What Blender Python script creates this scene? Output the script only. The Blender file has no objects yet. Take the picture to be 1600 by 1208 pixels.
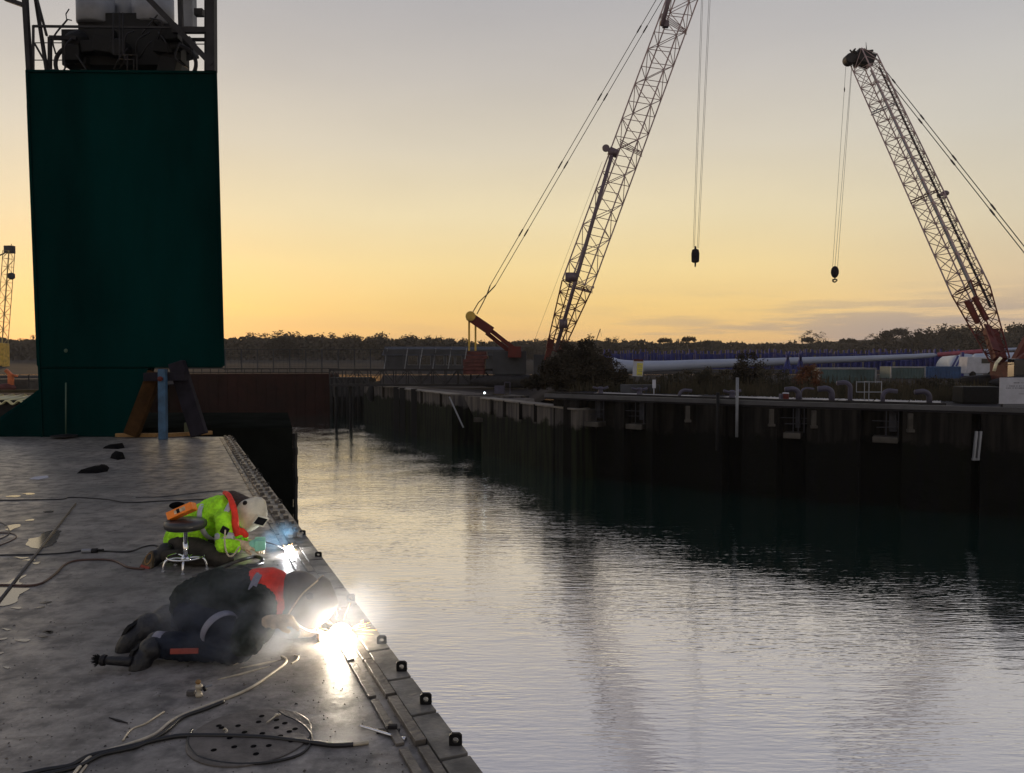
import bpy, bmesh, math, random
from mathutils import Vector, Matrix, noise
R = math.radians; PI = math.pi
V = Vector
sc = bpy.context.scene
C = sc.collection
# ------------------------------------------------------------------ camera
F = 1230.0; PITCH = math.atan(48 / F); CAM = V((0, 0, 2.0))
cd = bpy.data.cameras.new('camera'); cam = bpy.data.objects.new('camera', cd); C.objects.link(cam)
cam.location = CAM; cam.rotation_euler = (PI / 2 - PITCH, 0, 0)
cd.sensor_width = 36; cd.lens = F / 1600 * 36; cd.clip_end = 3000; cd.clip_start = .05
sc.camera = cam
def lin(c):
    return tuple(((x / 255) / 12.92 if x / 255 <= .04045 else ((x / 255 + .055) / 1.055) ** 2.4) for x in c)
# ------------------------------------------------------------------ world
SUN_EL = R(3.0); SUN_AZ = math.atan((88 - 800) / F)
w = bpy.data.worlds.new('World'); sc.world = w; w.use_nodes = True
nt = w.node_tree; nt.nodes.clear(); N = nt.nodes.new; L = nt.links.new
out = N('ShaderNodeOutputWorld'); bg = N('ShaderNodeBackground'); bg.inputs[1].default_value = 1.09
L(bg.outputs[0], out.inputs[0])
tc = N('ShaderNodeTexCoord'); sep = N('ShaderNodeSeparateXYZ'); L(tc.outputs['Generated'], sep.inputs[0])
rmp = N('ShaderNodeValToRGB'); L(sep.outputs[2], rmp.inputs[0])
def ramp(node, stops):
    e = node.color_ramp.elements
    while len(e) > 1: e.remove(e[-1])
    e[0].position = stops[0][0]; e[0].color = (*lin(stops[0][1]), 1)
    for p, c in stops[1:]:
        q = e.new(p); q.color = (*lin(c), 1)
ramp(rmp, [(0.0, (212, 168, 126)), (.02, (224, 182, 124)), (.06, (240, 202, 130)), (.11, (242, 214, 152)), (.17, (231, 213, 171)),
           (.25, (212, 201, 180)), (.33, (192, 185, 177)), (.42, (172, 169, 171)), (.6, (140, 140, 152)), (1.0, (110, 114, 132))])
# away from the sunset the sky is duller
rm2 = N('ShaderNodeValToRGB'); L(sep.outputs[2], rm2.inputs[0])
ramp(rm2, [(0.0, (192, 170, 154)), (.06, (214, 188, 156)), (.15, (214, 202, 178)), (.25, (198, 193, 183)), (.36, (178, 176, 177)), (.6, (136, 138, 150)), (1.0, (110, 114, 134))])
nrm = N('ShaderNodeVectorMath'); nrm.operation = 'DOT_PRODUCT'; L(tc.outputs['Generated'], nrm.inputs[0])
gaz = math.atan((700 - 800) / F); nrm.inputs[1].default_value = (math.sin(gaz), math.cos(gaz), 0)
mr = N('ShaderNodeMapRange'); L(nrm.outputs['Value'], mr.inputs[0])
mr.inputs[1].default_value = .72; mr.inputs[2].default_value = .97; mr.interpolation_type = 'SMOOTHSTEP'
mx = N('ShaderNodeMixRGB'); L(mr.outputs[0], mx.inputs[0]); L(rm2.outputs[0], mx.inputs[1]); L(rmp.outputs[0], mx.inputs[2])
# low cloud bars
mp = N('ShaderNodeMapping'); L(tc.outputs['Generated'], mp.inputs[0]); mp.inputs['Scale'].default_value = (2.6, 2.6, 34); mp.inputs['Location'].default_value = (3.1, .4, 0.55)
nz = N('ShaderNodeTexNoise'); L(mp.outputs[0], nz.inputs[0]); nz.inputs['Scale'].default_value = 1.5; nz.inputs['Detail'].default_value = 5; nz.inputs['Roughness'].default_value = .55
cr = N('ShaderNodeMapRange'); L(nz.outputs[0], cr.inputs[0]); cr.inputs[1].default_value = .47; cr.inputs[2].default_value = .60; cr.interpolation_type = 'SMOOTHSTEP'
hb = N('ShaderNodeMapRange'); L(sep.outputs[2], hb.inputs[0]); hb.inputs[1].default_value = .095; hb.inputs[2].default_value = .03; hb.interpolation_type = 'SMOOTHSTEP'
xb = N('ShaderNodeMapRange'); L(sep.outputs[0], xb.inputs[0]); xb.inputs[1].default_value = .05; xb.inputs[2].default_value = .42; xb.inputs[3].default_value = .12; xb.inputs[4].default_value = 1
m1 = N('ShaderNodeMath'); m1.operation = 'MULTIPLY'; L(cr.outputs[0], m1.inputs[0]); L(hb.outputs[0], m1.inputs[1])
m2 = N('ShaderNodeMath'); m2.operation = 'MULTIPLY'; L(m1.outputs[0], m2.inputs[0]); L(xb.outputs[0], m2.inputs[1])
m3 = N('ShaderNodeMath'); m3.operation = 'MULTIPLY'; L(m2.outputs[0], m3.inputs[0]); m3.inputs[1].default_value = .72
mc = N('ShaderNodeMixRGB'); L(m3.outputs[0], mc.inputs[0]); L(mx.outputs[0], mc.inputs[1]); mc.inputs[2].default_value = (*lin((146, 138, 142)), 1)
# faint high mottling
mp2 = N('ShaderNodeMapping'); L(tc.outputs['Generated'], mp2.inputs[0]); mp2.inputs['Scale'].default_value = (2, 2, 7)
nz2 = N('ShaderNodeTexNoise'); L(mp2.outputs[0], nz2.inputs[0]); nz2.inputs['Scale'].default_value = 1.3; nz2.inputs['Detail'].default_value = 4
mr3 = N('ShaderNodeMapRange'); L(nz2.outputs[0], mr3.inputs[0]); mr3.inputs[1].default_value = .3; mr3.inputs[2].default_value = .7; mr3.inputs[3].default_value = .955; mr3.inputs[4].default_value = 1.03
mm = N('ShaderNodeVectorMath'); mm.operation = 'SCALE'; L(mc.outputs[0], mm.inputs[0]); L(mr3.outputs[0], mm.inputs['Scale'])
sky = N('ShaderNodeTexSky'); sky.sky_type = 'NISHITA'; sky.sun_disc = False; sky.sun_elevation = SUN_EL; sky.sun_rotation = SUN_AZ
sk = N('ShaderNodeVectorMath'); sk.operation = 'SCALE'; L(sky.outputs[0], sk.inputs[0]); sk.inputs['Scale'].default_value = .012
ad = N('ShaderNodeVectorMath'); ad.operation = 'ADD'; L(mm.outputs[0], ad.inputs[0]); L(sk.outputs[0], ad.inputs[1])
L(ad.outputs[0], bg.inputs[0])
# ------------------------------------------------------------------ sun
sl = bpy.data.lights.new('sun', 'SUN'); so = bpy.data.objects.new('sun', sl); C.objects.link(so)
sl.energy = .55; sl.angle = R(1.5); sl.color = (1, .68, .38)
sd = V((math.sin(SUN_AZ) * math.cos(SUN_EL), math.cos(SUN_AZ) * math.cos(SUN_EL), math.sin(SUN_EL)))
so.rotation_euler = sd.to_track_quat('Z', 'Y').to_euler(); so.location = (-20, 30, 20)
sc.view_settings.view_transform = 'Standard'; sc.view_settings.look = 'None'; sc.view_settings.exposure = 0; sc.view_settings.gamma = 1
sc.cycles.use_denoising = True
sc.cycles.sample_clamp_indirect = 4; sc.cycles.max_bounces = 6; sc.cycles.volume_bounces = 0
sc.cycles.volume_step_rate = 1; sc.cycles.caustics_reflective = False; sc.cycles.caustics_refractive = False
# ------------------------------------------------------------------ helpers
FW = V((0, math.cos(PITCH), -math.sin(PITCH))); UP = V((0, math.sin(PITCH), math.cos(PITCH))); RT = V((1, 0, 0))
def ray(px, py): return FW + UP * ((604 - py) / F) + RT * ((px - 800) / F)
def P(px, py, Y):
    d = ray(px, py); return CAM + d * (Y / d.y)
def G(px, py, z=0.0):
    d = ray(px, py); return CAM + d * ((z - CAM.z) / d.z)
W = {}                    # world location of each root
def setp(o, **k):
    for a, b in k.items():
        if b is not None: o[a] = b
    return o
def thing(name, label, cat, loc, group=None, kind=None):
    o = bpy.data.objects.new(name, None); C.objects.link(o); o.location = loc; o.empty_display_size = .2
    W[o.name] = V(loc); return setp(o, label=label, category=cat, group=group, kind=kind)
def tag(o, label=None, cat=None, group=None, kind=None): return setp(o, label=label, category=cat, group=group, kind=kind)
class MB:
    def __init__(s): s.v = []; s.f = []
    def poly(s, pts, faces):
        b = len(s.v); s.v += [V(p) for p in pts]; s.f += [[b + i for i in f] for f in faces]; return s
    def tube(s, a, b, r, n=6, r2=None, cap=True):
        a = V(a); b = V(b); r2 = r if r2 is None else r2; d = b - a
        if d.length < 1e-6: return s
        q = d.to_track_quat('Z', 'Y'); pts = []
        for c, rr in ((a, r), (b, r2)):
            for i in range(n):
                t = 2 * PI * i / n; pts.append(c + q @ V((math.cos(t) * rr, math.sin(t) * rr, 0)))
        fs = [[i, (i + 1) % n, n + (i + 1) % n, n + i] for i in range(n)]
        if cap: fs += [list(range(n))[::-1], list(range(n, 2 * n))]
        return s.poly(pts, fs)
    def path(s, pts, r, n=8, rfun=None):
        pts = [V(p) for p in pts]; m = len(pts); out = []
        prev = None
        for i, p in enumerate(pts):
            d = (pts[min(i + 1, m - 1)] - pts[max(i - 1, 0)])
            if d.length < 1e-9: d = V((0, 0, 1))
            d.normalize()
            if prev is None:
                x = d.orthogonal().normalized()
            else:
                x = (prev - d * prev.dot(d))
                x = x.normalized() if x.length > 1e-6 else d.orthogonal().normalized()
            prev = x; y = d.cross(x); rr = rfun(i / (m - 1)) if rfun else r
            for k in range(n):
                t = 2 * PI * k / n; out.append(p + x * math.cos(t) * rr + y * math.sin(t) * rr)
        fs = []
        for i in range(m - 1):
            for k in range(n):
                fs.append([i * n + k, i * n + (k + 1) % n, (i + 1) * n + (k + 1) % n, (i + 1) * n + k])
        fs += [list(range(n))[::-1], [(m - 1) * n + k for k in range(n)]]
        return s.poly(out, fs)
    def box(s, c, size, M=None):
        c = V(c); x, y, z = [q / 2 for q in size]
        pts = [V((i * x, j * y, k * z)) for i in (-1, 1) for j in (-1, 1) for k in (-1, 1)]
        if M is not None: pts = [M @ p for p in pts]
        return s.poly([c + p for p in pts], [[0, 1, 3, 2], [4, 6, 7, 5], [0, 4, 5, 1], [2, 3, 7, 6], [0, 2, 6, 4], [1, 5, 7, 3]])
    def bar(s, a, b, wx, wy, upv=(0, 0, 1)):
        a = V(a); b = V(b); d = (b - a); l = d.length; d.normalize(); u = V(upv)
        x = d.cross(u)
        if x.length < 1e-4: x = d.orthogonal()
        x.normalize(); y = x.cross(d).normalized()
        M = Matrix((x, d, y)).transposed(); return s.box((a + b) / 2, (wx, l, wy), M)
    def lathe(s, c, prof, n=24, axis=(0, 0, 1), cap=True):
        q = V(axis).to_track_quat('Z', 'Y'); c = V(c); pts = []
        for r, z in prof:
            for i in range(n):
                t = 2 * PI * i / n; pts.append(c + q @ V((r * math.cos(t), r * math.sin(t), z)))
        m = len(prof); fs = [[i * n + k, i * n + (k + 1) % n, (i + 1) * n + (k + 1) % n, (i + 1) * n + k] for i in range(m - 1) for k in range(n)]
        if cap: fs += [list(range(n))[::-1], [(m - 1) * n + k for k in range(n)]]
        return s.poly(pts, fs)
    def ell(s, c, r, M=None, n=16, m=10):
        pts = []; c = V(c)
        for j in range(1, m):
            a = PI * j / m
            for i in range(n):
                t = 2 * PI * i / n; p = V((r[0] * math.sin(a) * math.cos(t), r[1] * math.sin(a) * math.sin(t), r[2] * math.cos(a)))
                pts.append(c + (M @ p if M is not None else p))
        tp = V((0, 0, r[2])); bt = V((0, 0, -r[2]))
        if M is not None: tp = M @ tp; bt = M @ bt
        pts += [c + tp, c + bt]; T = len(pts) - 2; B = T + 1
        fs = [[j * n + i, (j + 1) * n + i, (j + 1) * n + (i + 1) % n, j * n + (i + 1) % n] for j in range(m - 2) for i in range(n)]
        fs += [[T, i, (i + 1) % n] for i in range(n)] + [[B, (m - 2) * n + (i + 1) % n, (m - 2) * n + i] for i in range(n)]
        return s.poly(pts, fs)
    def cap(s, a, b, ra, rb=None, n=14):
        rb = ra if rb is None else rb; a = V(a); b = V(b)
        s.tube(a, b, ra, n, rb); s.ell(a, (ra,) * 3, None, n, 8); s.ell(b, (rb,) * 3, None, n, 8); return s
    def prism(s, poly, z0, z1):
        n = len(poly)
        pts = [V((x, y, z0)) for x, y in poly] + [V((x, y, z1)) for x, y in poly]
        return s.poly(pts, [list(range(n))[::-1], [n + i for i in range(n)]] + [[i, (i + 1) % n, n + (i + 1) % n, n + i] for i in range(n)])
    def build(s, name, m, parent=None, smooth=False, origin=None, bevel=0, fix=True, recalc=True):
        o0 = V((0, 0, 0))
        if parent is not None: o0 = W[parent.name]
        elif origin is not None: o0 = V(origin)
        me = bpy.data.meshes.new(name); me.from_pydata([tuple(p - o0) for p in s.v], [], s.f)
        if recalc and s.v:
            bm = bmesh.new(); bm.from_mesh(me); bmesh.ops.recalc_face_normals(bm, faces=bm.faces); bm.to_mesh(me); bm.free()
        if smooth:
            me.polygons.foreach_set('use_smooth', [True] * len(me.polygons))
        me.materials.append(m); o = bpy.data.objects.new(name, me); C.objects.link(o)
        if parent is not None: o.parent = parent; W[o.name] = o0.copy()
        else: o.location = o0; W[o.name] = o0.copy()
        if bevel:
            b = o.modifiers.new('b', 'BEVEL'); b.width = bevel; b.segments = 2; b.limit_method = 'ANGLE'; b.angle_limit = R(40)
        return o
def copy_tree(o, parent=None):
    c = o.copy(); C.objects.link(c)
    if parent is not None: c.parent = parent
    for ch in list(o.children): copy_tree(ch, c)
    return c
# ------------------------------------------------------------------ materials
def mat(name, col, rough=.6, metal=0, var=.25, scale=3.0, bump=.0, bscale=None, col2=None, spec=None, stretch=None, coat=0, rvar=0):
    m = bpy.data.materials.new(name); m.use_nodes = True; t = m.node_tree; n = t.nodes.new; l = t.links.new
    b = t.nodes['Principled BSDF']
    b.inputs['Roughness'].default_value = rough; b.inputs['Metallic'].default_value = metal
    if spec is not None: b.inputs['Specular IOR Level'].default_value = spec
    if coat: b.inputs['Coat Weight'].default_value = coat
    g = n('ShaderNodeNewGeometry'); mpn = n('ShaderNodeMapping'); l(g.outputs['Position'], mpn.inputs[0])
    if stretch: mpn.inputs['Scale'].default_value = stretch
    z = n('ShaderNodeTexNoise'); l(mpn.outputs[0], z.inputs[0]); z.inputs['Scale'].default_value = scale; z.inputs['Detail'].default_value = 7; z.inputs['Roughness'].default_value = .6
    mxn = n('ShaderNodeMixRGB'); r = n('ShaderNodeMapRange'); l(z.outputs[0], r.inputs[0]); r.inputs[1].default_value = .35; r.inputs[2].default_value = .65
    l(r.outputs[0], mxn.inputs[0]); c2 = col2 or tuple(x * (1 - var) for x in col)
    c1 = tuple(x * (1 + (var if not col2 else 0)) for x in col)
    mxn.inputs[1].default_value = (*c1, 1); mxn.inputs[2].default_value = (*c2, 1); l(mxn.outputs[0], b.inputs['Base Color'])
    if rvar:
        rr = n('ShaderNodeMapRange'); l(z.outputs[0], rr.inputs[0]); rr.inputs[1].default_value = .35; rr.inputs[2].default_value = .65
        rr.inputs[3].default_value = max(0.02, rough - rvar); rr.inputs[4].default_value = min(1, rough + rvar); l(rr.outputs[0], b.inputs['Roughness'])
    if bump:
        z2 = n('ShaderNodeTexNoise'); l(g.outputs['Position'], z2.inputs[0]); z2.inputs['Scale'].default_value = bscale or scale * 6; z2.inputs['Detail'].default_value = 5
        bp = n('ShaderNodeBump'); bp.inputs['Strength'].default_value = bump; bp.inputs['Distance'].default_value = .02; l(z2.outputs[0], bp.inputs['Height']); l(bp.outputs[0], b.inputs['Normal'])
    return m
def emat(name, col, s):
    m = bpy.data.materials.new(name); m.use_nodes = True; t = m.node_tree; b = t.nodes['Principled BSDF']
    b.inputs['Base Color'].default_value = (*col, 1); b.inputs['Emission Color'].default_value = (*col, 1); b.inputs['Emission Strength'].default_value = s
    return m
M = {}
M['black'] = mat('black_rubber', (.007, .007, .008), .6, 0, .3, 8, .2, spec=.2)
M['rope'] = mat('wire_rope', (.035, .03, .03), .6, 0, .2, 9)
M['dark_steel'] = mat('dark_steel', (.016, .015, .018), .6, .1, .4, 3, .3, spec=.3)
M['boom'] = mat('boom_paint', (.32, .23, .23), .5, 0, .3, 2)
M['red'] = mat('red_paint', (.12, .016, .012), .6, 0, .3, 1.5, col2=(.07, .011, .010), spec=.3)
M['redpale'] = mat('faded_red_paint', (.09, .03, .028), .7, 0, .3, 2, spec=.2)
M['yellow'] = mat('yellow_paint', (.5, .32, .05), .5, 0, .3, 2)
M['tube'] = mat('purple_grey_tube', (.11, .075, .095), .45, 0, .2, 2)
M['green'] = mat('green_tower_paint', (.0008, .020, .0195), .8, 0, .35, .5, .25, 1.2, stretch=(1, 1, .25), spec=.0)
M['rust'] = mat('rusty_red_hull', (.036, .013, .011), .9, 0, .3, .5, .4, 2, col2=(.020, .009, .008), spec=.1)
M['blue'] = mat('blue_rack_paint', (.016, .024, .17), .6, 0, .3, .8)
M['bluebox'] = mat('blue_container', (.018, .06, .17), .6, 0, .3, .7)
M['teal'] = mat('teal_container', (.05, .09, .10), .6, 0, .3, .7)
M['white'] = mat('white_paint', (.30, .34, .46), .4, 0, .06, .4)
M['wtower'] = mat('white_tower_paint', (.36, .42, .55), .45, 0, .06, .4)
M['grey'] = mat('grey_cladding', (.05, .052, .06), .8, 0, .2, .6, spec=.15)
M['greyl'] = mat('pale_grey_metal', (.22, .23, .26), .5, .1, .2, 1.5)
M['glassd'] = mat('dark_window', (.01, .012, .015), .2, 0, .2, 1)
M['purp'] = mat('purple_grey_pipe', (.055, .05, .085), .6, 0, .2, 3)
M['conc'] = mat('concrete', (.075, .068, .062), .85, 0, .3, 1.2, .4, 6, spec=.1)
M['brown'] = mat('brown_rusty_steel', (.045, .022, .008), .85, 0, .4, 3, .3, 10, spec=.1)
M['mauve'] = mat('mauve_grey_steel', (.02, .018, .026), .8, 0, .3, 3, .3, 10, spec=.1)
M['bluepost'] = mat('blue_post_paint', (.035, .09, .17), .7, 0, .3, 4, .2, 15)
M['wood'] = mat('orange_timber', (.28, .16, .06), .8, 0, .3, 6, .3, 20)
M['bark'] = mat('bark', (.03, .024, .02), .9)
M['signy'] = mat('yellow_sign', (.55, .5, .08), .6, 0, .05)
M['signw'] = mat('white_sign', (.42, .43, .5), .6, 0, .12, 2)
M['textg'] = mat('grey_lettering', (.2, .2, .24), .7)
M['chrome'] = mat('chrome', (.75, .76, .8), .12, 1, .05, 8)
M['seat'] = mat('black_vinyl', (.035, .035, .038), .32, 0, .2, 8, .15, 30)
M['orange'] = mat('orange_plastic', (.95, .25, .02), .4, 0, .12, 12)
M['hivis'] = mat('hi_vis_yellow', (.40, .90, .02), .8, 0, .3, 14, 1.0, 16)
M['refl'] = mat('reflective_band', (.50, .52, .58), .4, .0, .12, 20)
M['reflb'] = mat('dull_reflective_band', (.22, .22, .28), .5, .0, .12, 20)
M['redc'] = mat('red_hi_vis_collar', (.75, .035, .015), .7, 0, .25, 12, .3, 30)
M['olive'] = mat('dark_green_fabric', (.022, .028, .025), .9, 0, .3, 9, .8, 14, spec=.15)
M['navy'] = mat('navy_fabric', (.014, .018, .03), .9, 0, .3, 9, .8, 14, spec=.15)
M['greyf'] = mat('grey_trouser_fabric', (.05, .045, .04), .9, 0, .3, 9, .7, 16, spec=.15)
M['leather'] = mat('cream_leather', (.62, .48, .33), .75, 0, .3, 18, .6, 40)
M['tan'] = mat('tan_leather', (.35, .18, .08), .75, 0, .3, 18, .5, 40)
M['skin'] = mat('skin', (.38, .19, .13), .55, 0, .1, 20)
M['hair'] = mat('brown_hair', (.05, .03, .022), .7, 0, .3, 40, .5, 80)
M['mask'] = mat('cream_welding_mask', (.66, .62, .50), .3, 0, .15, 14, .1, 30, rvar=.1)
M['maskd'] = mat('brown_grey_helmet', (.085, .066, .05), .45, 0, .25, 9, .1, 20)
M['mint'] = mat('mint_glove', (.28, .70, .55), .6, 0, .1, 20)
M['boot'] = mat('black_boot', (.008, .008, .011), .5, 0, .3, 12, .4, 40)
M['sole'] = mat('brown_boot_sole', (.10, .075, .045), .8, 0, .3, 25, .6, 60)
M['orangeband'] = mat('dull_orange_trim', (.26, .045, .03), .8, 0, .2, 20)
M['cable'] = mat('black_cable', (.014, .014, .016), .38, 0, .2, 10)
M['cabler'] = mat('red_brown_cable', (.07, .035, .028), .45, 0, .3, 6)
M['cableg'] = mat('grey_cable', (.06, .055, .055), .45, 0, .3, 6)
M['cablew'] = mat('pale_cable', (.5, .44, .34), .5, 0, .2, 12)
M['rag'] = mat('black_rag', (.004, .004, .005), .95, 0, .3, 20, spec=.05)
M['corr'] = mat('pale_corrugated_sheet', (.75, .7, .4), .4, 0, .1, 5)
def leafmat(name, a, b, sc_=.6):
    m = mat(name, a, .8, 0, .3, sc_, col2=b, spec=.1); return m
M['far'] = leafmat('far_foliage', (.075, .058, .038), (.055, .044, .031), .12)
M['bush'] = leafmat('dark_bush_foliage', (.045, .034, .022), (.022, .02, .014), .7)
M['scrub'] = leafmat('scrub_foliage', (.07, .055, .035), (.03, .03, .02), .7)
M['autumn'] = leafmat('orange_brown_foliage', (.16, .06, .028), (.07, .035, .02), .9)
# deck material -----------------------------------------------------------
def deck_mat():
    m = bpy.data.materials.new('worn_steel_deck'); m.use_nodes = True; t = m.node_tree; n = t.nodes.new; l = t.links.new; b = t.nodes['Principled BSDF']
    g = n('ShaderNodeNewGeometry')
    def noise_(s, d=8, r=.6, st=None, off=(0, 0, 0)):
        mp_ = n('ShaderNodeMapping'); l(g.outputs['Position'], mp_.inputs[0]); mp_.inputs['Scale'].default_value = st or (1, 1, 1); mp_.inputs['Location'].default_value = off
        z = n('ShaderNodeTexNoise'); l(mp_.outputs[0], z.inputs[0]); z.inputs['Scale'].default_value = s; z.inputs['Detail'].default_value = d; z.inputs['Roughness'].default_value = r; return z.outputs[0]
    def mr_(x, a, b_, c=0, d=1):
        q = n('ShaderNodeMapRange'); l(x, q.inputs[0]); q.inputs[1].default_value = a; q.inputs[2].default_value = b_; q.inputs[3].default_value = c; q.inputs[4].default_value = d; return q.outputs[0]
    def mixc(f, a, b_):
        q = n('ShaderNodeMixRGB'); l(f, q.inputs[0])
        for i, c in ((1, a), (2, b_)):
            if isinstance(c, tuple): q.inputs[i].default_value = (*c, 1)
            else: l(c, q.inputs[i])
        return q.outputs[0]
    big = noise_(.9, 6, .6, (1, 1.2, 1)); mid = noise_(4.5, 8, .65, (1, 1.1, 1), (3, 1, 0)); fine = noise_(26, 6, .7)
    c = mixc(mr_(big, .36, .66), (.39, .355, .325), (.205, .195, .185))
    c = mixc(mr_(mid, .42, .62, 0, .85), c, (.075, .069, .066))
    rust = noise_(2.2, 9, .7, (1, 1, 1), (9, 4, 0)); c = mixc(mr_(rust, .60, .72, 0, .55), c, (.13, .085, .06))
    pale = noise_(6.5, 8, .75, (1.8, .8, 1), (5, 9, 0)); c = mixc(mr_(pale, .60, .68, 0, .75), c, (.40, .38, .36))
    sc2 = noise_(3.0, 10, .8, (.35, 2.2, 1), (2, 2, 0)); c = mixc(mr_(sc2, .56, .66, 0, .7), c, (.055, .05, .048))
    dk = noise_(9, 5, .6, (1, .6, 1), (1, 7, 2)); c = mixc(mr_(dk, .67, .72, 0, .8), c, (.03, .028, .028))
    vo = n('ShaderNodeTexVoronoi'); l(g.outputs['Position'], vo.inputs[0]); vo.inputs['Scale'].default_value = 5.5
    c = mixc(mr_(vo.outputs['Distance'], .045, .02, 0, .6), c, (.35, .33, .3))
    c = mixc(mr_(fine, .3, .7, 0, .35), c, (.06, .055, .05))
    l(c, b.inputs['Base Color'])
    l(mr_(mid, .35, .65, .30, .55), b.inputs['Roughness']); b.inputs['Specular IOR Level'].default_value = .55
    bp = n('ShaderNodeBump'); bp.inputs['Strength'].default_value = .35; bp.inputs['Distance'].default_value = .012
    am = n('ShaderNodeMath'); am.operation = 'ADD'; l(mid, am.inputs[0]); q = n('ShaderNodeMath'); q.operation = 'MULTIPLY'; l(fine, q.inputs[0]); q.inputs[1].default_value = .35; l(q.outputs[0], am.inputs[1])
    l(am.outputs[0], bp.inputs['Height']); l(bp.outputs[0], b.inputs['Normal']); return m
M['deck'] = deck_mat()
def quay_mat(kk=1.0):
    m = bpy.data.materials.new('quay_concrete_and_weed'); m.use_nodes = True; t = m.node_tree; n = t.nodes.new; l = t.links.new; b = t.nodes['Principled BSDF']
    g = n('ShaderNodeNewGeometry'); sp = n('ShaderNodeSeparateXYZ'); l(g.outputs['Position'], sp.inputs[0])
    z = n('ShaderNodeTexNoise'); l(g.outputs['Position'], z.inputs[0]); z.inputs['Scale'].default_value = .9; z.inputs['Detail'].default_value = 9; z.inputs['Roughness'].default_value = .65
    mp_ = n('ShaderNodeMapping'); l(g.outputs['Position'], mp_.inputs[0]); mp_.inputs['Scale'].default_value = (2.2, 2.2, .18)
    z2 = n('ShaderNodeTexNoise'); l(mp_.outputs[0], z2.inputs[0]); z2.inputs['Scale'].default_value = 1.6; z2.inputs['Detail'].default_value = 7
    a = n('ShaderNodeMath'); a.operation = 'MULTIPLY_ADD'; l(z.outputs[0], a.inputs[0]); a.inputs[1].default_value = 1.7; l(sp.outputs[2], a.inputs[2])
    r = n('ShaderNodeMapRange'); l(a.outputs[0], r.inputs[0]); r.inputs[1].default_value = -1.30; r.inputs[2].default_value = -1.05
    c1 = n('ShaderNodeMixRGB'); rr = n('ShaderNodeMapRange'); l(z2.outputs[0], rr.inputs[0]); rr.inputs[1].default_value = .38; rr.inputs[2].default_value = .62; l(rr.outputs[0], c1.inputs[0])
    c1.inputs[1].default_value = (.062 * kk, .055 * kk, .050 * kk, 1); kd = kk * (2.2 if kk > 1 else 1); c1.inputs[2].default_value = (.012 * kd, .011 * kd, .0115 * kd, 1)
    c2 = n('ShaderNodeMixRGB'); l(rr.outputs[0], c2.inputs[0]); c2.inputs[1].default_value = (.007 * kk, .009 * kk, .004 * kk, 1); c2.inputs[2].default_value = (.003, .003, .0035, 1)
    c3 = n('ShaderNodeMixRGB'); l(r.outputs[0], c3.inputs[0]); l(c2.outputs[0], c3.inputs[1]); l(c1.outputs[0], c3.inputs[2])
    l(c3.outputs[0], b.inputs['Base Color']); b.inputs['Roughness'].default_value = .85; b.inputs['Specular IOR Level'].default_value = .1
    bp = n('ShaderNodeBump'); bp.inputs['Strength'].default_value = .6; bp.inputs['Distance'].default_value = .1; l(z.outputs[0], bp.inputs['Height']); l(bp.outputs[0], b.inputs['Normal'])
    return m
M['quay'] = quay_mat(.36); M['quayl'] = quay_mat(2.2); M['dim'] = mat('dull_galvanised', (.04, .04, .05), .7, .1, .3, 2, spec=.2); M['skyglare'] = mat('painted_sky_glare', (.72, .68, .66), .25, 0, .15, 1.5, spec=.8)  # the last one is painted pale for sky glare on wet concrete
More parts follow.
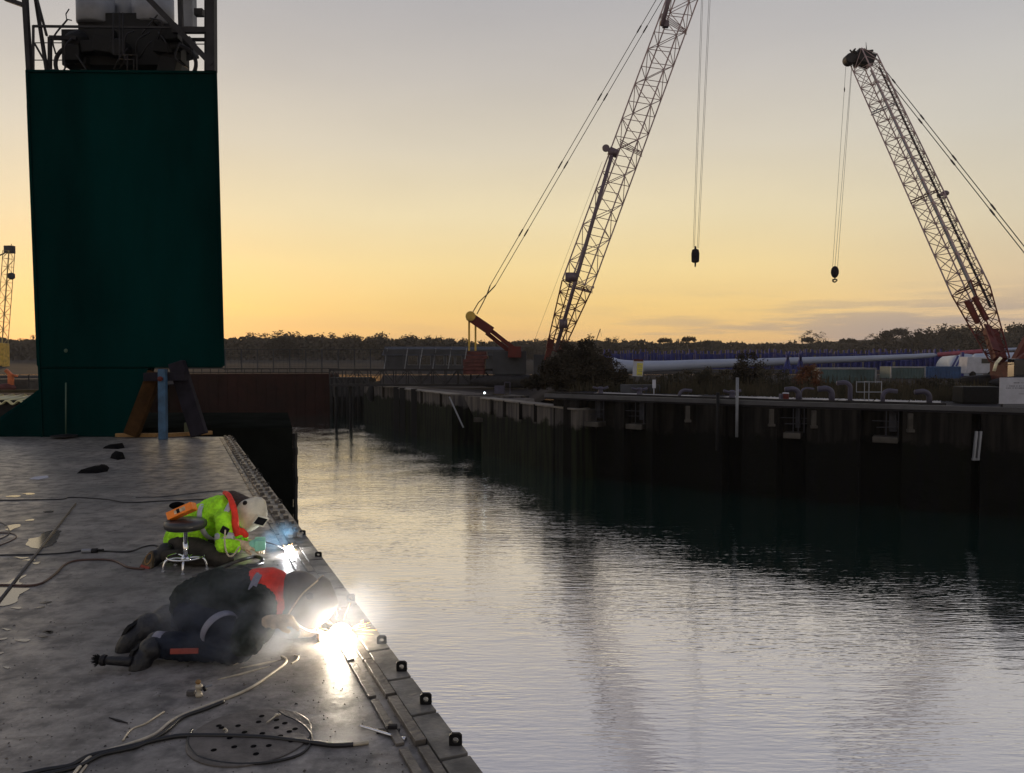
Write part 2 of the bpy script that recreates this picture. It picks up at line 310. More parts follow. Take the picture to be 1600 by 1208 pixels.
def water_mat():
    m = bpy.data.materials.new('dock_water'); m.use_nodes = True; t = m.node_tree; t.nodes.clear(); n = t.nodes.new; l = t.links.new
    o = n('ShaderNodeOutputMaterial'); mix = n('ShaderNodeMixShader'); gl = n('ShaderNodeBsdfGlossy'); df = n('ShaderNodeBsdfDiffuse')
    df.inputs[0].default_value = (.012, .085, .066, 1); gl.inputs[0].default_value = (.99, .965, .975, 1); gl.inputs['Roughness'].default_value = .05
    g = n('ShaderNodeNewGeometry')
    def nz_(s, sx, sy, d, rot=0, off=0):
        mp_ = n('ShaderNodeMapping'); l(g.outputs['Position'], mp_.inputs[0]); mp_.inputs['Scale'].default_value = (sx, sy, 1); mp_.inputs['Rotation'].default_value = (0, 0, rot); mp_.inputs['Location'].default_value = (off, off, 0)
        z = n('ShaderNodeTexNoise'); l(mp_.outputs[0], z.inputs[0]); z.inputs['Scale'].default_value = s; z.inputs['Detail'].default_value = d; z.inputs['Roughness'].default_value = .5; return z.outputs[0]
    a = nz_(1.0, .6, 3.2, 2, .12); b_ = nz_(1.0, 2.4, 10, 2, -.05, 5); c = nz_(.35, 1, 1, 2, 0, 2)
    def mul(x, k):
        q = n('ShaderNodeMath'); q.operation = 'MULTIPLY'; l(x, q.inputs[0])
        if isinstance(k, float): q.inputs[1].default_value = k
        else: l(k, q.inputs[1])
        return q.outputs[0]
    def add(x, y):
        q = n('ShaderNodeMath'); l(x, q.inputs[0]); l(y, q.inputs[1]); return q.outputs[0]
    h = add(mul(a, .60), mul(b_, .50))
    cr_ = n('ShaderNodeMapRange'); l(c, cr_.inputs[0]); cr_.inputs[1].default_value = .35; cr_.inputs[2].default_value = .65; cr_.inputs[3].default_value = .55; cr_.inputs[4].default_value = 1.2
    sy = n('ShaderNodeSeparateXYZ'); l(g.outputs['Position'], sy.inputs[0]); wy = n('ShaderNodeMapRange'); l(sy.outputs[1], wy.inputs[0]); wy.inputs[1].default_value = 12; wy.inputs[2].default_value = 85; wy.inputs[3].default_value = .8; wy.inputs[4].default_value = 1.9
    h = mul(mul(h, cr_.outputs[0]), wy.outputs[0])
    bp = n('ShaderNodeBump'); bp.inputs['Strength'].default_value = 1; bp.inputs['Distance'].default_value = .022; l(h, bp.inputs['Height'])
    fr = n('ShaderNodeFresnel'); fr.inputs[0].default_value = 1.6; l(bp.outputs[0], fr.inputs['Normal'])
    mr_ = n('ShaderNodeMapRange'); l(fr.outputs[0], mr_.inputs[0]); mr_.inputs[1].default_value = .05; mr_.inputs[2].default_value = .5; mr_.inputs[3].default_value = .84; mr_.inputs[4].default_value = .93
    l(bp.outputs[0], gl.inputs['Normal']); l(mr_.outputs[0], mix.inputs[0]); l(df.outputs[0], mix.inputs[1]); l(gl.outputs[0], mix.inputs[2]); l(mix.outputs[0], o.inputs[0]); return m
M['water'] = water_mat()
M['wet'] = mat('wet_surface', (.10, .10, .10), .12, 0, .1, 2, spec=1.0)
M['puddle'] = mat('puddle_water', (.16, .14, .12), .1, 0, .1, 2, spec=1.0)
M['ground'] = mat('yard_ground', (.042, .038, .038), .95, 0, .3, .15, .3, 1, spec=.02)
M['hill'] = mat('hill', (.07, .055, .042), .95, 0, .3, .03, spec=.05)
# ------------------------------------------------------------------ the setting
WZ = -5.0
MB().poly([(-600, -60, WZ), (600, -60, WZ), (600, 700, WZ), (-600, 700, WZ)], [[0, 1, 2, 3]]).build('water', M['water']).update_tag()
tag(bpy.data.objects['water'], 'rippled dock water reflecting the evening sky', kind='structure')
L0 = (-15.8, 84.0); R1 = (3.4, 45.0); R2 = (12.9, 38.2); R3 = (21.8, 33.5); R4 = (60, 16)
def inland(x, y):
    if y > 91.8: return True
    if x < -37 and y > 30: return True
    pts = [(-15.8, 92), L0, R1, R2, R3, R4]
    if x < -15.4 or x > 60: return x > 60
    for (ax, ay), (bx, by) in zip(pts[1:], pts[2:]):
        if ax <= x <= bx: return y > ay + (by - ay) * (x - ax) / (bx - ax) + 1.6
    return y > 74
gb = MB()
def gz(x, y):
    z = -.32 if y < 95 else -.32 + .32 * min(1, (y - 95) / 60)
    if x < 2 and y < 91: z = -1.12
    return z
for xs, ys in (([-120 + i * 1.5 for i in range(161)], [16 + i * 1.5 for i in range(54)]), ([-900 + 40 * i for i in range(46)], [97 + 30 * i for i in range(22)])):
    b0 = len(gb.v); nx = len(xs)
    for y in ys:
        for x in xs: gb.v.append(V((x, y, gz(x, y) + (.05 * noise.noise(V((x * .3, y * .3, 0))) if y < 95 else 0))))
    for j in range(len(ys) - 1):
        for i in range(nx - 1):
            if inland(xs[i], ys[j]) and inland(xs[i + 1], ys[j + 1]) and inland(xs[i], ys[j + 1]) and inland(xs[i + 1], ys[j]):
                gb.f.append([b0 + j * nx + i, b0 + j * nx + i + 1, b0 + (j + 1) * nx + i + 1, b0 + (j + 1) * nx + i])
tag(gb.build('ground', M['ground'], recalc=False), 'flat yard ground behind the quay', kind='structure')
# low hill behind
hb_ = MB()
xs = [-420 + i * 12 for i in range(80)]
def hillz(x):
    px = 800 + x / 430 * F
    return 8.3 + 1.2 * noise.noise(V((x * .012, 3, 0))) + (4.2 * max(0, min(1, (px - 1330) / 150))) + (1.5 if px < 720 else 0)
for x in xs:
    h = hillz(x)
    for (y, z) in ((395, -.2), (420, h * .75), (450, h), (560, h * 1.05), (640, -1)): hb_.v.append(V((x, y, z)))
for i in range(len(xs) - 1):
    for k in range(4): hb_.f.append([i * 5 + k, (i + 1) * 5 + k, (i + 1) * 5 + k + 1, i * 5 + k + 1])
tag(hb_.build('hills', M['hill'], smooth=True), 'low dark wooded rise along the horizon', kind='structure')
# barge deck: edge line through (-.199,3.77) and (-6.98,19.5)
ED = V((-6.78, 15.73, 0)).normalized(); E0 = V((-.199, 3.77, 0)); EN = V((ED.y, -ED.x, 0))      # EN points to the water
def E(s, off=0, z=0): return E0 + ED * s + EN * off + V((0, 0, z))
s_end = (19.4 - E0.y) / ED.y
a = E(-14); b = E(s_end)
dk = MB().prism([(a.x, a.y), (b.x, b.y), (-24, 19.4), (-24, a.y)], -5.6, 0.0)
tag(dk.build('deck', M['deck']), 'worn grey steel barge deck', kind='structure')
# edge strip ---------------------------------------------------------------
er = thing('edge_rail', 'stepped steel edge strip with square eye lugs along the water side of the deck', 'deck edge', E(0))
mb_ = MB(); mi = MB(); mg = MB(); s = -3.0; k = 0; rnd = random.Random(4)
matE = mat('edge_plate_steel', (.15, .14, .125), .5, .1, .4, 5, .4, 20, rvar=.12)
matE2 = mat('edge_bar_steel', (.12, .105, .09), .45, .1, .4, 6, .4, 25, rvar=.12)
def plate(mb, s0, s1, o0, o1, z0, z1):
    p = [E(s0, o0), E(s1, o0), E(s1, o1), E(s0, o1)]
    mb.prism([(q.x, q.y) for q in p], z0, z1)
while s < s_end - .5:
    plate(mb_, s + .006, s + .488, -.135, .012, .001, .026)
    if k % 2 == 0: plate(mg, s - .02, s + .02, -.135, .006, .001, .010)
    s += .512; k += 1
tag(mb_.build('edge_plates', matE, er, bevel=.003))
s = -3.0; k = 0
while s < s_end - .4:
    l_ = .34 + .3 * rnd.random(); l_ = min(l_, s_end - s - .05)
    plate(mi, s + .008, s + l_, -.20, -.142, .001, .034 if k % 3 else .022)
    plate(mi, s + .05, s + l_ + .03, -.29, -.245, .001, .018)
    s += l_ + .03; k += 1
mi.build('edge_bars', matE2, er, bevel=.003)
# stud pairs between the bars, showing as a ladder further along
s = 5.2; st0 = None; rs = random.Random(3)
while s < s_end - .1:
    for o in (-.165, -.06):
        p = E(s, o)
        if st0 is None:
            st0 = MB().box((p.x, p.y, .040), (.085, .055, .05), Matrix.Rotation(math.atan2(ED.y, ED.x), 3, 'Z')).build('edge_stud', matE2, er, bevel=.006); p00 = p; c_ = st0
        else:
            c_ = st0.copy(); C.objects.link(c_); c_.parent = er; c_.location = p - p00 + EN * rs.uniform(-.012, .012)
    s += .36
lug = None; lk = 0
for s in [((3.93 + .47 * i) - E0.y) / ED.y for i in range(33)]:
    if s > s_end - .3: break
    if lk > 3 and rnd.random() < .55: continue
    if lug is None:
        m = MB(); c = E(s, -.02)
        n = 24; hole = .0145; pr = []
        X = ED * 0 + V((1, 0, 0))
        # rounded square plate with a hole, standing across the edge and facing the camera
        outer = []
        for i in range(n):
            t = 2 * PI * i / n; q = V((math.cos(t), math.sin(t), 0)); sqr = 1 / max(abs(q.x), abs(q.y)); rr = .033 * min(sqr, 1.16)
            outer.append((q.x * rr, q.y * rr))
        inner = [(hole * math.cos(2 * PI * i / n), hole * math.sin(2 * PI * i / n)) for i in range(n)]
        pts = []
        for yy in (-.011, .011):
            for lst in (outer, inner):
                for (x, z) in lst: pts.append(c + V((x, yy, z + .055)))
        fs = []
        for i in range(n):
            j = (i + 1) % n
            fs += [[i, j, n + j, n + i], [2 * n + i, 3 * n + i, 3 * n + j, 2 * n + j], [i, 2 * n + i, 2 * n + j, j], [n + i, n + j, 3 * n + j, 3 * n + i]]
        m.poly(pts, fs); m.box(c + V((0, .012, .0285)), (.066, .04, .006)); m.box(c + V((0, -.002, .026)), (.03, .02, .03))
        lug = m.build('eye_lug', M['black'], er, bevel=.002); lug['_'] = 0; del lug['_']; base = E(s, -.02)
    else:
        o = lug.copy(); C.objects.link(o); o.parent = er; d = E(s, -.02) - base; o.location = d; o.scale = (1, 1, rnd.uniform(.8, 1.05))
    lk += 1
# ------------------------------------------------------------------ perforated round plate
cp = G(391, 1151)
mp_ = thing('manhole_cover', 'round perforated steel cover set in the deck, encircled by a black hose', 'cover', cp)
m = MB(); m.lathe(cp, [(.315, .001), (.315, .007), (.308, .010), (0.001, .010)], 48)
m.build('cover_plate', mat('cover_steel', (.125, .11, .098), .5, .1, .35, 6, .3, 30, rvar=.12), mp_)
m = MB()
for (hx, hy) in ((342, 1134), (372, 1134), (409, 1119), (404, 1128), (346, 1137), (382, 1144), (410, 1146), (432, 1137), (445, 1130), (432, 1125), (359, 1153), (396, 1166), (420, 1165), (334, 1172), (400, 1178), (452, 1143), (461, 1139), (366, 1167), (438, 1150), (455, 1158)):
    q = G(hx, hy, .0105); MB().lathe(q, [(.015, 0), (.015, .0008)], 14).build('cover_hole', M['rag'], mp_)
# ------------------------------------------------------------------ cables
def cat(pts, n=8):
    pts = [V(p) for p in pts]; pts = [pts[0] * 2 - pts[1]] + pts + [pts[-1] * 2 - pts[-2]]; out = []
    for i in range(1, len(pts) - 2):
        p0, p1, p2, p3 = pts[i - 1:i + 3]
        for k in range(n):
            t = k / n; out.append(.5 * ((2 * p1) + (p2 - p0) * t + (2 * p0 - 5 * p1 + 4 * p2 - p3) * t * t + (3 * p1 - p0 - 3 * p2 + p3) * t ** 3))
    out.append(pts[-2]); return out
def cable(label, pix, r, m, name='cable', cat_='cable', z=None, group=None, lift=None):
    pts = [G(x, y, (z or 0) + r + (lift[i] if lift else 0)) for i, (x, y) in enumerate(pix)]
    mb = MB().path(cat(pts), r, 8); o = mb.build(name, m, None, True, origin=pts[0]); return tag(o, label, cat_, group)
cable('thin black cable running straight across the deck just behind the orange tray', [(-40, 782), (40, 781), (95, 780), (112, 777), (165, 780), (200, 785), (250, 783), (300, 781), (345, 779)], .008, M['cable'])
cable('faint grey cable furthest from the camera, behind the straight black one', [(212, 777), (255, 776), (290, 772), (338, 767), (352, 768)], .006, M['cableg'])
cable('thin dark lead from the left edge into the grey inline connector', [(-40, 868), (60, 866), (100, 864), (130, 860)], .007, M['cable'])
cable('dark lead from the grey inline connector to the brown boot sole', [(161, 861), (200, 862), (222, 855), (240, 852), (256, 856)], .008, M['cable'])
cable('red brown hose bending up to the heel of the brown boot sole', [(-40, 917), (0, 914), (55, 914), (82, 900), (100, 883), (118, 876), (150, 874), (178, 876), (200, 886), (225, 889)], .010, M['cabler'])
cable('tangled grey cable loop at the left edge of the deck', [(-20, 812), (5, 818), (14, 828), (12, 836), (-4, 843), (-20, 846)], .006, M['cableg'])
cable('red brown cable crossing the tangled loop at the left edge', [(-20, 858), (5, 850), (24, 841), (20, 834), (-10, 832)], .006, M['cabler'])
cable('heavy black welding lead ending in a tip painted pale as lit, beside the steel pipe', [(30, 1212), (70, 1203), (110, 1196), (140, 1181), (200, 1167), (260, 1153), (300, 1149), (400, 1151), (470, 1158), (520, 1164), (552, 1163)], .012, M['cable'])
cable('tip of the heavy welding lead on the deck, painted pale for the arc light', [(550, 1163), (562, 1162), (576, 1160)], .010, M['cablew'], 'lit_cable_tip', 'cable tip')  # end of the black lead, arc light painted in as a pale colour
cable('welding lead painted pale as lit, curving up from the foreground towards the bright arc', [(112, 1214), (130, 1192), (150, 1178), (200, 1163), (242, 1147), (275, 1122), (330, 1100), (372, 1084), (398, 1071), (425, 1052), (444, 1038), (447, 1031), (440, 1026)], .009, M['cablew'])  # whitish colour carries the arc light falling on this lead
cable('black lead lying along the pale one in the foreground', [(60, 1212), (120, 1198), (160, 1179), (215, 1166), (255, 1145), (285, 1121), (320, 1108), (350, 1096)], .011, M['cable'])
cable('black hose looped round the perforated cover', [(435, 1112), (446, 1119), (464, 1127), (480, 1140), (487, 1156), (470, 1178), (420, 1191), (360, 1193), (312, 1183), (295, 1166), (294, 1152), (300, 1140)], .007, M['cable'], 'hose', 'hose')
cable('short pale electrode stub left of the long leads in the foreground', [(192, 1157), (199, 1146), (208, 1138), (226, 1131), (242, 1121), (256, 1112)], .005, M['cablew'], 'welding_rod', 'welding rod')
cable('pale rod end on the bottom edge left of the leads', [(122, 1214), (128, 1205), (135, 1196)], .006, M['cablew'], 'welding_rod', 'welding rod')
cable('small pale wire hook beside the end of the pale lead', [(455, 1037), (464, 1031), (466, 1026), (460, 1024)], .005, M['cablew'], 'wire_offcut', 'wire')
for i, (p, q, w_, lab) in enumerate((((375, 1044), (440, 1031), .022, 'upper pale metal sliver lying near the arc'), ((340, 1062), (422, 1041), .016, 'lower pale metal sliver lying near the arc'), ((170, 1121), (200, 1130), .01, 'short dark steel offcut on the open deck'), ((365, 1039), (380, 1031), .008, 'tiny pale sliver left of the longer two slivers'))):
    a_ = G(*p, .004); b_ = G(*q, .004); d = (b_ - a_); sd_ = V((-d.y, d.x, 0)).normalized() * w_
    m = MB().prism([tuple(a_.xy), tuple((a_ + d * .5 - sd_).xy), tuple(b_.xy), tuple((a_ + d * .6 + sd_ * .5).xy)], .001, .007)
    tag(m.build('metal_sliver', M['dark_steel'] if i == 2 else M['cablew'], None, origin=a_), lab, 'offcut')
# steel rod along the deck
a_ = G(-30, 975, .012); b_ = G(118, 787, .012)
tag(MB().tube(a_, b_, .011, 8).build('steel_rod', M['cableg'], None, True, origin=a_), 'long straight steel rod lying across the pale puddles on the left', 'rod')
a_ = G(118, 787, .01); b_ = G(150, 735, .01)
# inline connector
c0 = G(128, 861, .022); c1 = G(162, 860, .022)
t = thing('cable_connector', 'grey inline cable connector joining two leads on the deck', 'connector', c0)
MB().path([c0, c0.lerp(c1, .1), c0.lerp(c1, .4), c0.lerp(c1, .45)], .02, 12).build('plug', M['greyl'], t, True)
MB().path([c0.lerp(c1, .45), c0.lerp(c1, .5), c0.lerp(c1, .72)], .024, 12).build('socket', M['dark_steel'], t, True)
MB().path([c0.lerp(c1, .72), c1], .014, 10).build('gland', M['black'], t, True)
# orange and white torch fitting
c = G(311, 1088, 0)
t = thing('torch_fitting', 'small brass and white torch fitting on the deck in front of the crouching welder', 'fitting', c)
MB().lathe(c + V((0, 0, .0)), [(.018, 0), (.02, .012), (.013, .02), (.013, .045), (.02, .05), (.021, .066), (.012, .074)], 14).build('body', M['cablew'], t, True)
MB().ell(c + V((-.004, 0, .086)), (.016, .016, .014)).build('knob', M['wood'], t, True)
MB().path([c + V((.01, 0, .035)), c + V((.04, 0, .055)), c + V((.075, .01, .062))], .006, 8).build('nozzle', M['greyl'], t, True)
MB().lathe(c + V((.035, 0, .046)), [(.016, -.006), (.016, .006)], 12, (1, 0, .5)).build('collar', M['black'], t, True)
MB().box(c + V((-.05, .01, .016)), (.05, .03, .032)).build('tab', M['cableg'], t, bevel=.006)
# pipe on bracket
a_ = P(562, 1134, 4.15); b_ = P(632, 1155, 4.02)
t = thing('steel_pipe', 'short bright steel pipe propped on a bracket at the deck edge', 'pipe', G(600, 1172))
MB().path([a_, a_.lerp(b_, .02), a_.lerp(b_, .98), b_], .009, 12, lambda u: .005 + .006 * u).build('tube', M['chrome'], t, True)
MB().lathe(b_, [(.013, -.012), (.014, 0), (.013, .006)], 14, (b_ - a_)).build('end_collar', M['chrome'], t, True)
q = P(604, 1168, 4.05); m = MB(); m.box((q.x + .02, q.y + .07, .02), (.05, .03, .034)); m.box((q.x, q.y + .06, .006), (.12, .05, .01))
m.build('bracket', M['dark_steel'], t, bevel=.004)
# wing-nut like piece on the cover
c = G(432, 1118, .011); t = MB(); t.tube(c, c + V((-.02, -.1, .01)), .004, 6); t.tube(c, c + V((.03, -.03, .02)), .005, 6); t.ell(c, (.012, .012, .012), None, 8, 6)
tag(t.build('bent_wire', M['cablew'], None, True, origin=c), 'forked bent wire standing on the back of the perforated cover', 'wire')
c = G(349, 1141, .011); t = MB(); t.path(cat([c, c + V((.012, -.005, .012)), c + V((.028, -.02, .004)), c + V((.02, -.03, .0))]), .004, 6)
tag(t.build('wire_offcut', M['cablew'], None, True, origin=c), 'tiny curled offcut among the holes of the perforated cover', 'wire')
# rags
def rag(pix, z, lab):
    pts = [G(x, y, 0) for x, y in pix]; n = len(pts); c = sum(pts, V()) / n; mb = MB(); v = []
    for k, (f, h) in enumerate(((1, .002), (.8, z), (.4, z * 1.5))):
        for p in pts: v.append(c + (p - c) * f + V((0, 0, h + (.4 * z * noise.noise(p * 9 + V((k, 0, 0))) if k else 0))))
    fs = [[k * n + i, k * n + (i + 1) % n, (k + 1) * n + (i + 1) % n, (k + 1) * n + i] for k in range(2) for i in range(n)] + [[2 * n + i for i in range(n)]]
    tag(mb.poly(v, fs).build('rag', M['rag'], None, True, origin=c), lab, 'rag')
rag([(120, 740), (140, 736), (158, 733), (166, 728), (171, 731), (168, 737), (150, 740)], .05, 'black rag with a long tail on the open deck')
rag([(172, 716), (180, 709), (194, 714), (196, 717), (184, 719)], .07, 'small peaked black rag, middle one of three')
rag([(160, 701), (178, 698), (193, 695), (195, 700), (184, 702)], .05, 'flat black rag nearest the foot of the green tower')
for pix, lab in (([(46, 749), (54, 746), (74, 744), (76, 747), (60, 750)], 'white flake of sheet lying near the black rags'),):
    pts = [G(x, y) for x, y in pix]; tag(MB().prism([tuple(p.xy) for p in pts], .002, .012).build('sheet_scrap', M['signw'], None, origin=pts[0]), lab, 'scrap')
# grit and slag
m = MB(); rg = random.Random(40)
for i in range(1500):
    px_ = rg.uniform(0, 640); py_ = 690 + 520 * rg.random() ** 1.3
    q = G(px_, py_, 0)
    if q.x > E0.x + ED.x * (q.y - E0.y) / ED.y - .03: continue
    r_ = rg.uniform(.002, .007) * (1.8 if rg.random() > .93 else 1); an = rg.uniform(0, 6.3)
    b0 = len(m.v); m.v += [q + V((math.cos(an + k_ * 2.1) * r_ * rg.uniform(.6, 1.3), math.sin(an + k_ * 2.1) * r_ * rg.uniform(.6, 1.3), .0005)) for k_ in range(3)] + [q + V((0, 0, r_ * .8))]
    m.f += [[b0, b0 + 1, b0 + 3], [b0 + 1, b0 + 2, b0 + 3], [b0 + 2, b0, b0 + 3], [b0, b0 + 2, b0 + 1]]
tag(m.build('grit', mat('grit', (.16, .14, .12), .8, 0, .5, 40, col2=(.02, .02, .02))), 'scattered grit and slag on the steel deck', kind='stuff')
# puddles
def puddle(pix, lab, seed=0):
    pts = [G(x, y, 0) for x, y in pix]; pts = cat(pts + [pts[0]], 5)[:-1]
    pts = [p + V((.05 * noise.noise(p * 7), .07 * noise.noise(p * 7 + V((5, 5, 5))), 0)) for p in pts]
    o = MB().poly([V((p.x, p.y, .004)) for p in pts], [list(range(len(pts)))]).build('puddle', M['puddle'], recalc=False)
    for pl in o.data.polygons:
        if pl.normal.z < 0: pl.flip()
    tag(o, lab, kind='structure')
puddle([(38, 853), (48, 842), (66, 837), (74, 830), (92, 829), (92, 842), (80, 852), (58, 858)], 'pale puddle under the steel rod')
puddle([(-60, 946), (-60, 915), (0, 912), (20, 905), (36, 900), (34, 915), (42, 920), (30, 935), (10, 946)], 'pale puddle at the left edge')
puddle([(10, 828), (14, 822), (26, 819), (30, 822), (18, 829)], 'small puddle near the cable loop')
for i, (x, y, w_) in enumerate(((45, 772, 12), (52, 748, 5), (75, 800, 10), (20, 776, 14), (30, 872, 14), (45, 876, 10), (72, 941, 9), (4, 985, 12), (4, 999, 8), (35, 1002, 9), (66, 996, 10), (74, 989, 10), (25, 950, 8), (60, 880, 8), (5, 1045, 8), (75, 988, 8), (0, 1020, 10), (50, 813, 7), (70, 948, 6))):
    puddle([(x - w_, y), (x, y - 1.6), (x + w_, y - 1), (x + w_ * .3, y + 1.6)], 'tiny wet streak on the deck')
# ------------------------------------------------------------------ green tower
TY = 19.35
tw = thing('green_tower', 'tall dark green steel tower with machinery caged on its top', 'tower', G(205, 683))
def quad_box(pl, pr, ptl, ptr, Y0, depth):
    a = P(*pl, Y0); b = P(*pr, Y0); c = P(*ptr, Y0); d = P(*ptl, Y0); Dl = V((-.62 * depth, depth, 0)); Dr = V((-.40 * depth, depth, 0))
    return [a, b, c, d, a + Dl * .8, b + Dr, c + Dr, d + Dl * .8], [[0, 1, 2, 3], [4, 7, 6, 5], [0, 4, 5, 1], [3, 2, 6, 7], [0, 3, 7, 4], [1, 5, 6, 2]]
m = MB(); m.poly(*quad_box((60, 575), (349, 575), (42, 110), (337, 112), TY, 3.2))
m.build('casing', M['green'], tw, bevel=.04)
m = MB(); m.poly(*quad_box((66, 683), (205, 683), (62, 576), (232, 576), TY, 3.0)); 
m.poly(*quad_box((-40, 684), (66, 684), (62, 612), (66, 611), TY + .05, 1.5))
m.build('base_leg', M['green'], tw, bevel=.03)
m = MB()
for (a_, b_, w_) in (((66, 683), (42, 110), .05), ((349, 572), (337, 112), .05), ((42, 111), (337, 113), .05)):
    m.bar(P(*a_, TY - .03), P(*b_, TY - .03), w_, w_, (0, 1, 0))
for xx in (139, 244):
    pass
m.build('corner_trim', M['green'], tw)
m = MB(); m.tube(P(103, 683, TY - .12), P(103, 598, TY - .12), .02, 8); m.ell(P(103, 548, TY - .06), (.05, .02, .05), None, 10, 6)
m.build('pipe', mat('pale_green_pipe', (.05, .09, .06), .6), tw, True)
MB().lathe(P(100, 682, TY - .3), [(.3, 0), (.3, .03), (.06, .05)], 20).build('foot_plate', M['dark_steel'], tw)
# A-frame trestle
tr = thing('trestle', 'A-shaped steel trestle with a blue centre post at the foot of the green tower', 'trestle', G(255, 684))
TA = TY - .25
MB().bar(P(205, 680, TA), P(243, 582, TA + .1), .34, .2, (0, 1, 0)).build('leg', M['brown'], tr, bevel=.02)
setp(MB().bar(P(312, 680, TA), P(276, 566, TA + .1), .38, .2, (0, 1, 0)).build('leg', M['mauve'], tr, bevel=.02), label='mauve grey leg')
MB().bar(P(255, 687, TA - .35), P(254, 577, TA - .25), .18, .14, (0, 1, 0)).build('centre_post', M['bluepost'], tr, bevel=.01)
MB().bar(P(228, 589, TA - .06), P(292, 588, TA - .06), .3, .2, (0, 0, 1)).build('crossbeam', M['mauve'], tr, bevel=.01)
MB().lathe(P(251, 592, TA - .36), [(.06, 0), (.06, .05), (.02, .07)], 12, (0, -1, 0)).build('hook_boss', M['red'], tr)
for a_, b_, lab in (((182, 683), (246, 683), 'yellow timber baulk left of the blue post'), ((262, 683), (331, 679), 'orange timber baulk right of the blue post')):
    p = G(*a_); q = G(*b_); tag(MB().bar(p + V((0, 0, .05)), q + V((0, 0, .05)), .14, .09).build('timber_baulk', M['wood'], None, origin=p, bevel=.008), lab, 'timber')
p = P(294, 668, TA + .6); tag(MB().prism([(p.x - .12, p.y), (p.x + .15, p.y), (p.x + .12, p.y + .1), (p.x - .1, p.y + .1)], .02, .33).build('sack', mat('pale_sack', (.12, .13, .08), .9), None, origin=(p.x, p.y, 0), bevel=.04), 'pale lumpy sack seen between the trestle legs', 'sack')
# low dark box beyond, between the legs
# top cage and machinery
cg = MB()
def px(a, b, w_, Y=TY): cg.bar(P(*a, Y), P(*b, Y), w_, w_, (0, 1, 0))
px((46, 111), (36, -60), .11); px((38, -60), (50, 110), .05, TY + .9); px((73, 110), (53, -20), .07, TY + .3); px((53, -20), (73, 56), .05, TY + 1); px((78, 108), (78, 58), .08, TY + 1)
px((331, 112), (330, -60), .2); px((322, 112), (322, -60), .07, TY + 1.2); px((283, 50), (280, -60), .1, TY + .2)
px((228, -6), (332, 102), .13, TY - .05); px((52, 41), (330, 44), .05); px((78, 59), (120, 60), .09, TY + .6); px((50, 67), (120, 67), .02, TY + 1); px((50, 94), (110, 94), .02, TY + 1)
px((270, 48), (332, 48), .12); px((300, 62), (332, 62), .07, TY + .8); px((300, 69), (332, 69), .02, TY + .8); px((54, 68), (78, 110), .04, TY + .9)
px((36, -10), (8, -2), .12); px((8, -2), (36, 8), .1)
px((-2, -30), (330, -34), .1); px((52, 110), (52, 40), .05, TY + 2.2); px((318, 20), (305, 20), .16, TY + .5)
cg.build('cage', M['dark_steel'], tw)
def cyl(mb, x, y0, y1, rpx, Y):
    a_ = P(x, y1, Y); b_ = P(x, y0, Y); r = rpx * Y / F; mb.lathe(a_, [(r * .9, 0), (r, .04), (r, (b_ - a_).length - .04), (r * .85, (b_ - a_).length)], 24)
tk = MB(); cyl(tk, 150, -5, 41, 27, TY + 1.3); cyl(tk, 240, -5, 43, 30, TY + 1.5); cyl(tk, 197, -20, 52, 22, TY + 2.0)
tk.build('tank', M['greyl'], tw, True)
MB().box(P(294, -5, TY + .7), (.32, .3, 1.6)).build('cabinet', M['greyl'], tw, bevel=.02)
en = MB(); rd = random.Random(3)
for i in range(46):
    x = rd.uniform(112, 290); y = rd.uniform(50, 108); s_ = rd.uniform(.12, .45)
    c = P(x, y, TY + rd.uniform(.6, 2.4))
    if i % 3: en.box(c, (s_ * 1.3, s_, s_ * rd.uniform(.5, 1.5)), Matrix.Rotation(rd.uniform(-.3, .3), 3, 'Y'))
    else: en.lathe(c - V((0, s_ / 2, 0)), [(s_ * .5, 0), (s_ * .6, .04), (s_ * .6, s_), (s_ * .3, s_ + .1)], 16, (0, 1, 0) if i % 2 else (1, .2, .1))
en.box(P(200, 92, TY + 1.7), (2.6, 1.6, .9)); en.box(P(202, 60, TY + 1.8), (1.9, 1.5, .7))
en.ell(P(122, 70, TY + 1), (.38, .4, .3), Matrix.Rotation(-.7, 3, 'Y'))
en.build('engine', M['black'], tw, bevel=.02)
def hs_(*a): MB().path(*a).build('hose', M['dark_steel'], tw, True)
for i in range(14):
    x0 = rd.uniform(95, 290); y0 = rd.uniform(20, 100); x1 = x0 + rd.uniform(-25, 25)
    hs_(cat([P(x0, y0, TY + .5), P((x0 + x1) / 2 + rd.uniform(-15, 15), y0 + rd.uniform(5, 30), TY + .3), P(x1, min(109, y0 + rd.uniform(20, 60)), TY + .5)], 6), .02, 6)
for cx_, a0, a1 in ((118, 1.6, 3.6), (275, -.5, 1.5)):
    hs_([P(cx_, 100, TY + .6) + V((.5 * math.cos(a0 + (a1 - a0) * i / 10), 0, .45 * math.sin(a0 + (a1 - a0) * i / 10))) for i in range(11)], .05, 8)
for x0 in (177, 187, 192):
    hs_([P(x0, 20, TY - .02), P(x0, 92 if x0 == 187 else 85, TY - .02), P(x0 + 22, 93 if x0 == 187 else 86, TY - .02), P(x0 + 22, 109, TY - .02)], .018, 6)
hs_([P(108, 14, TY + .8), P(103, 22, TY + .8), P(104, 30, TY + .8), P(112, 32, TY + .8)], .015, 6)
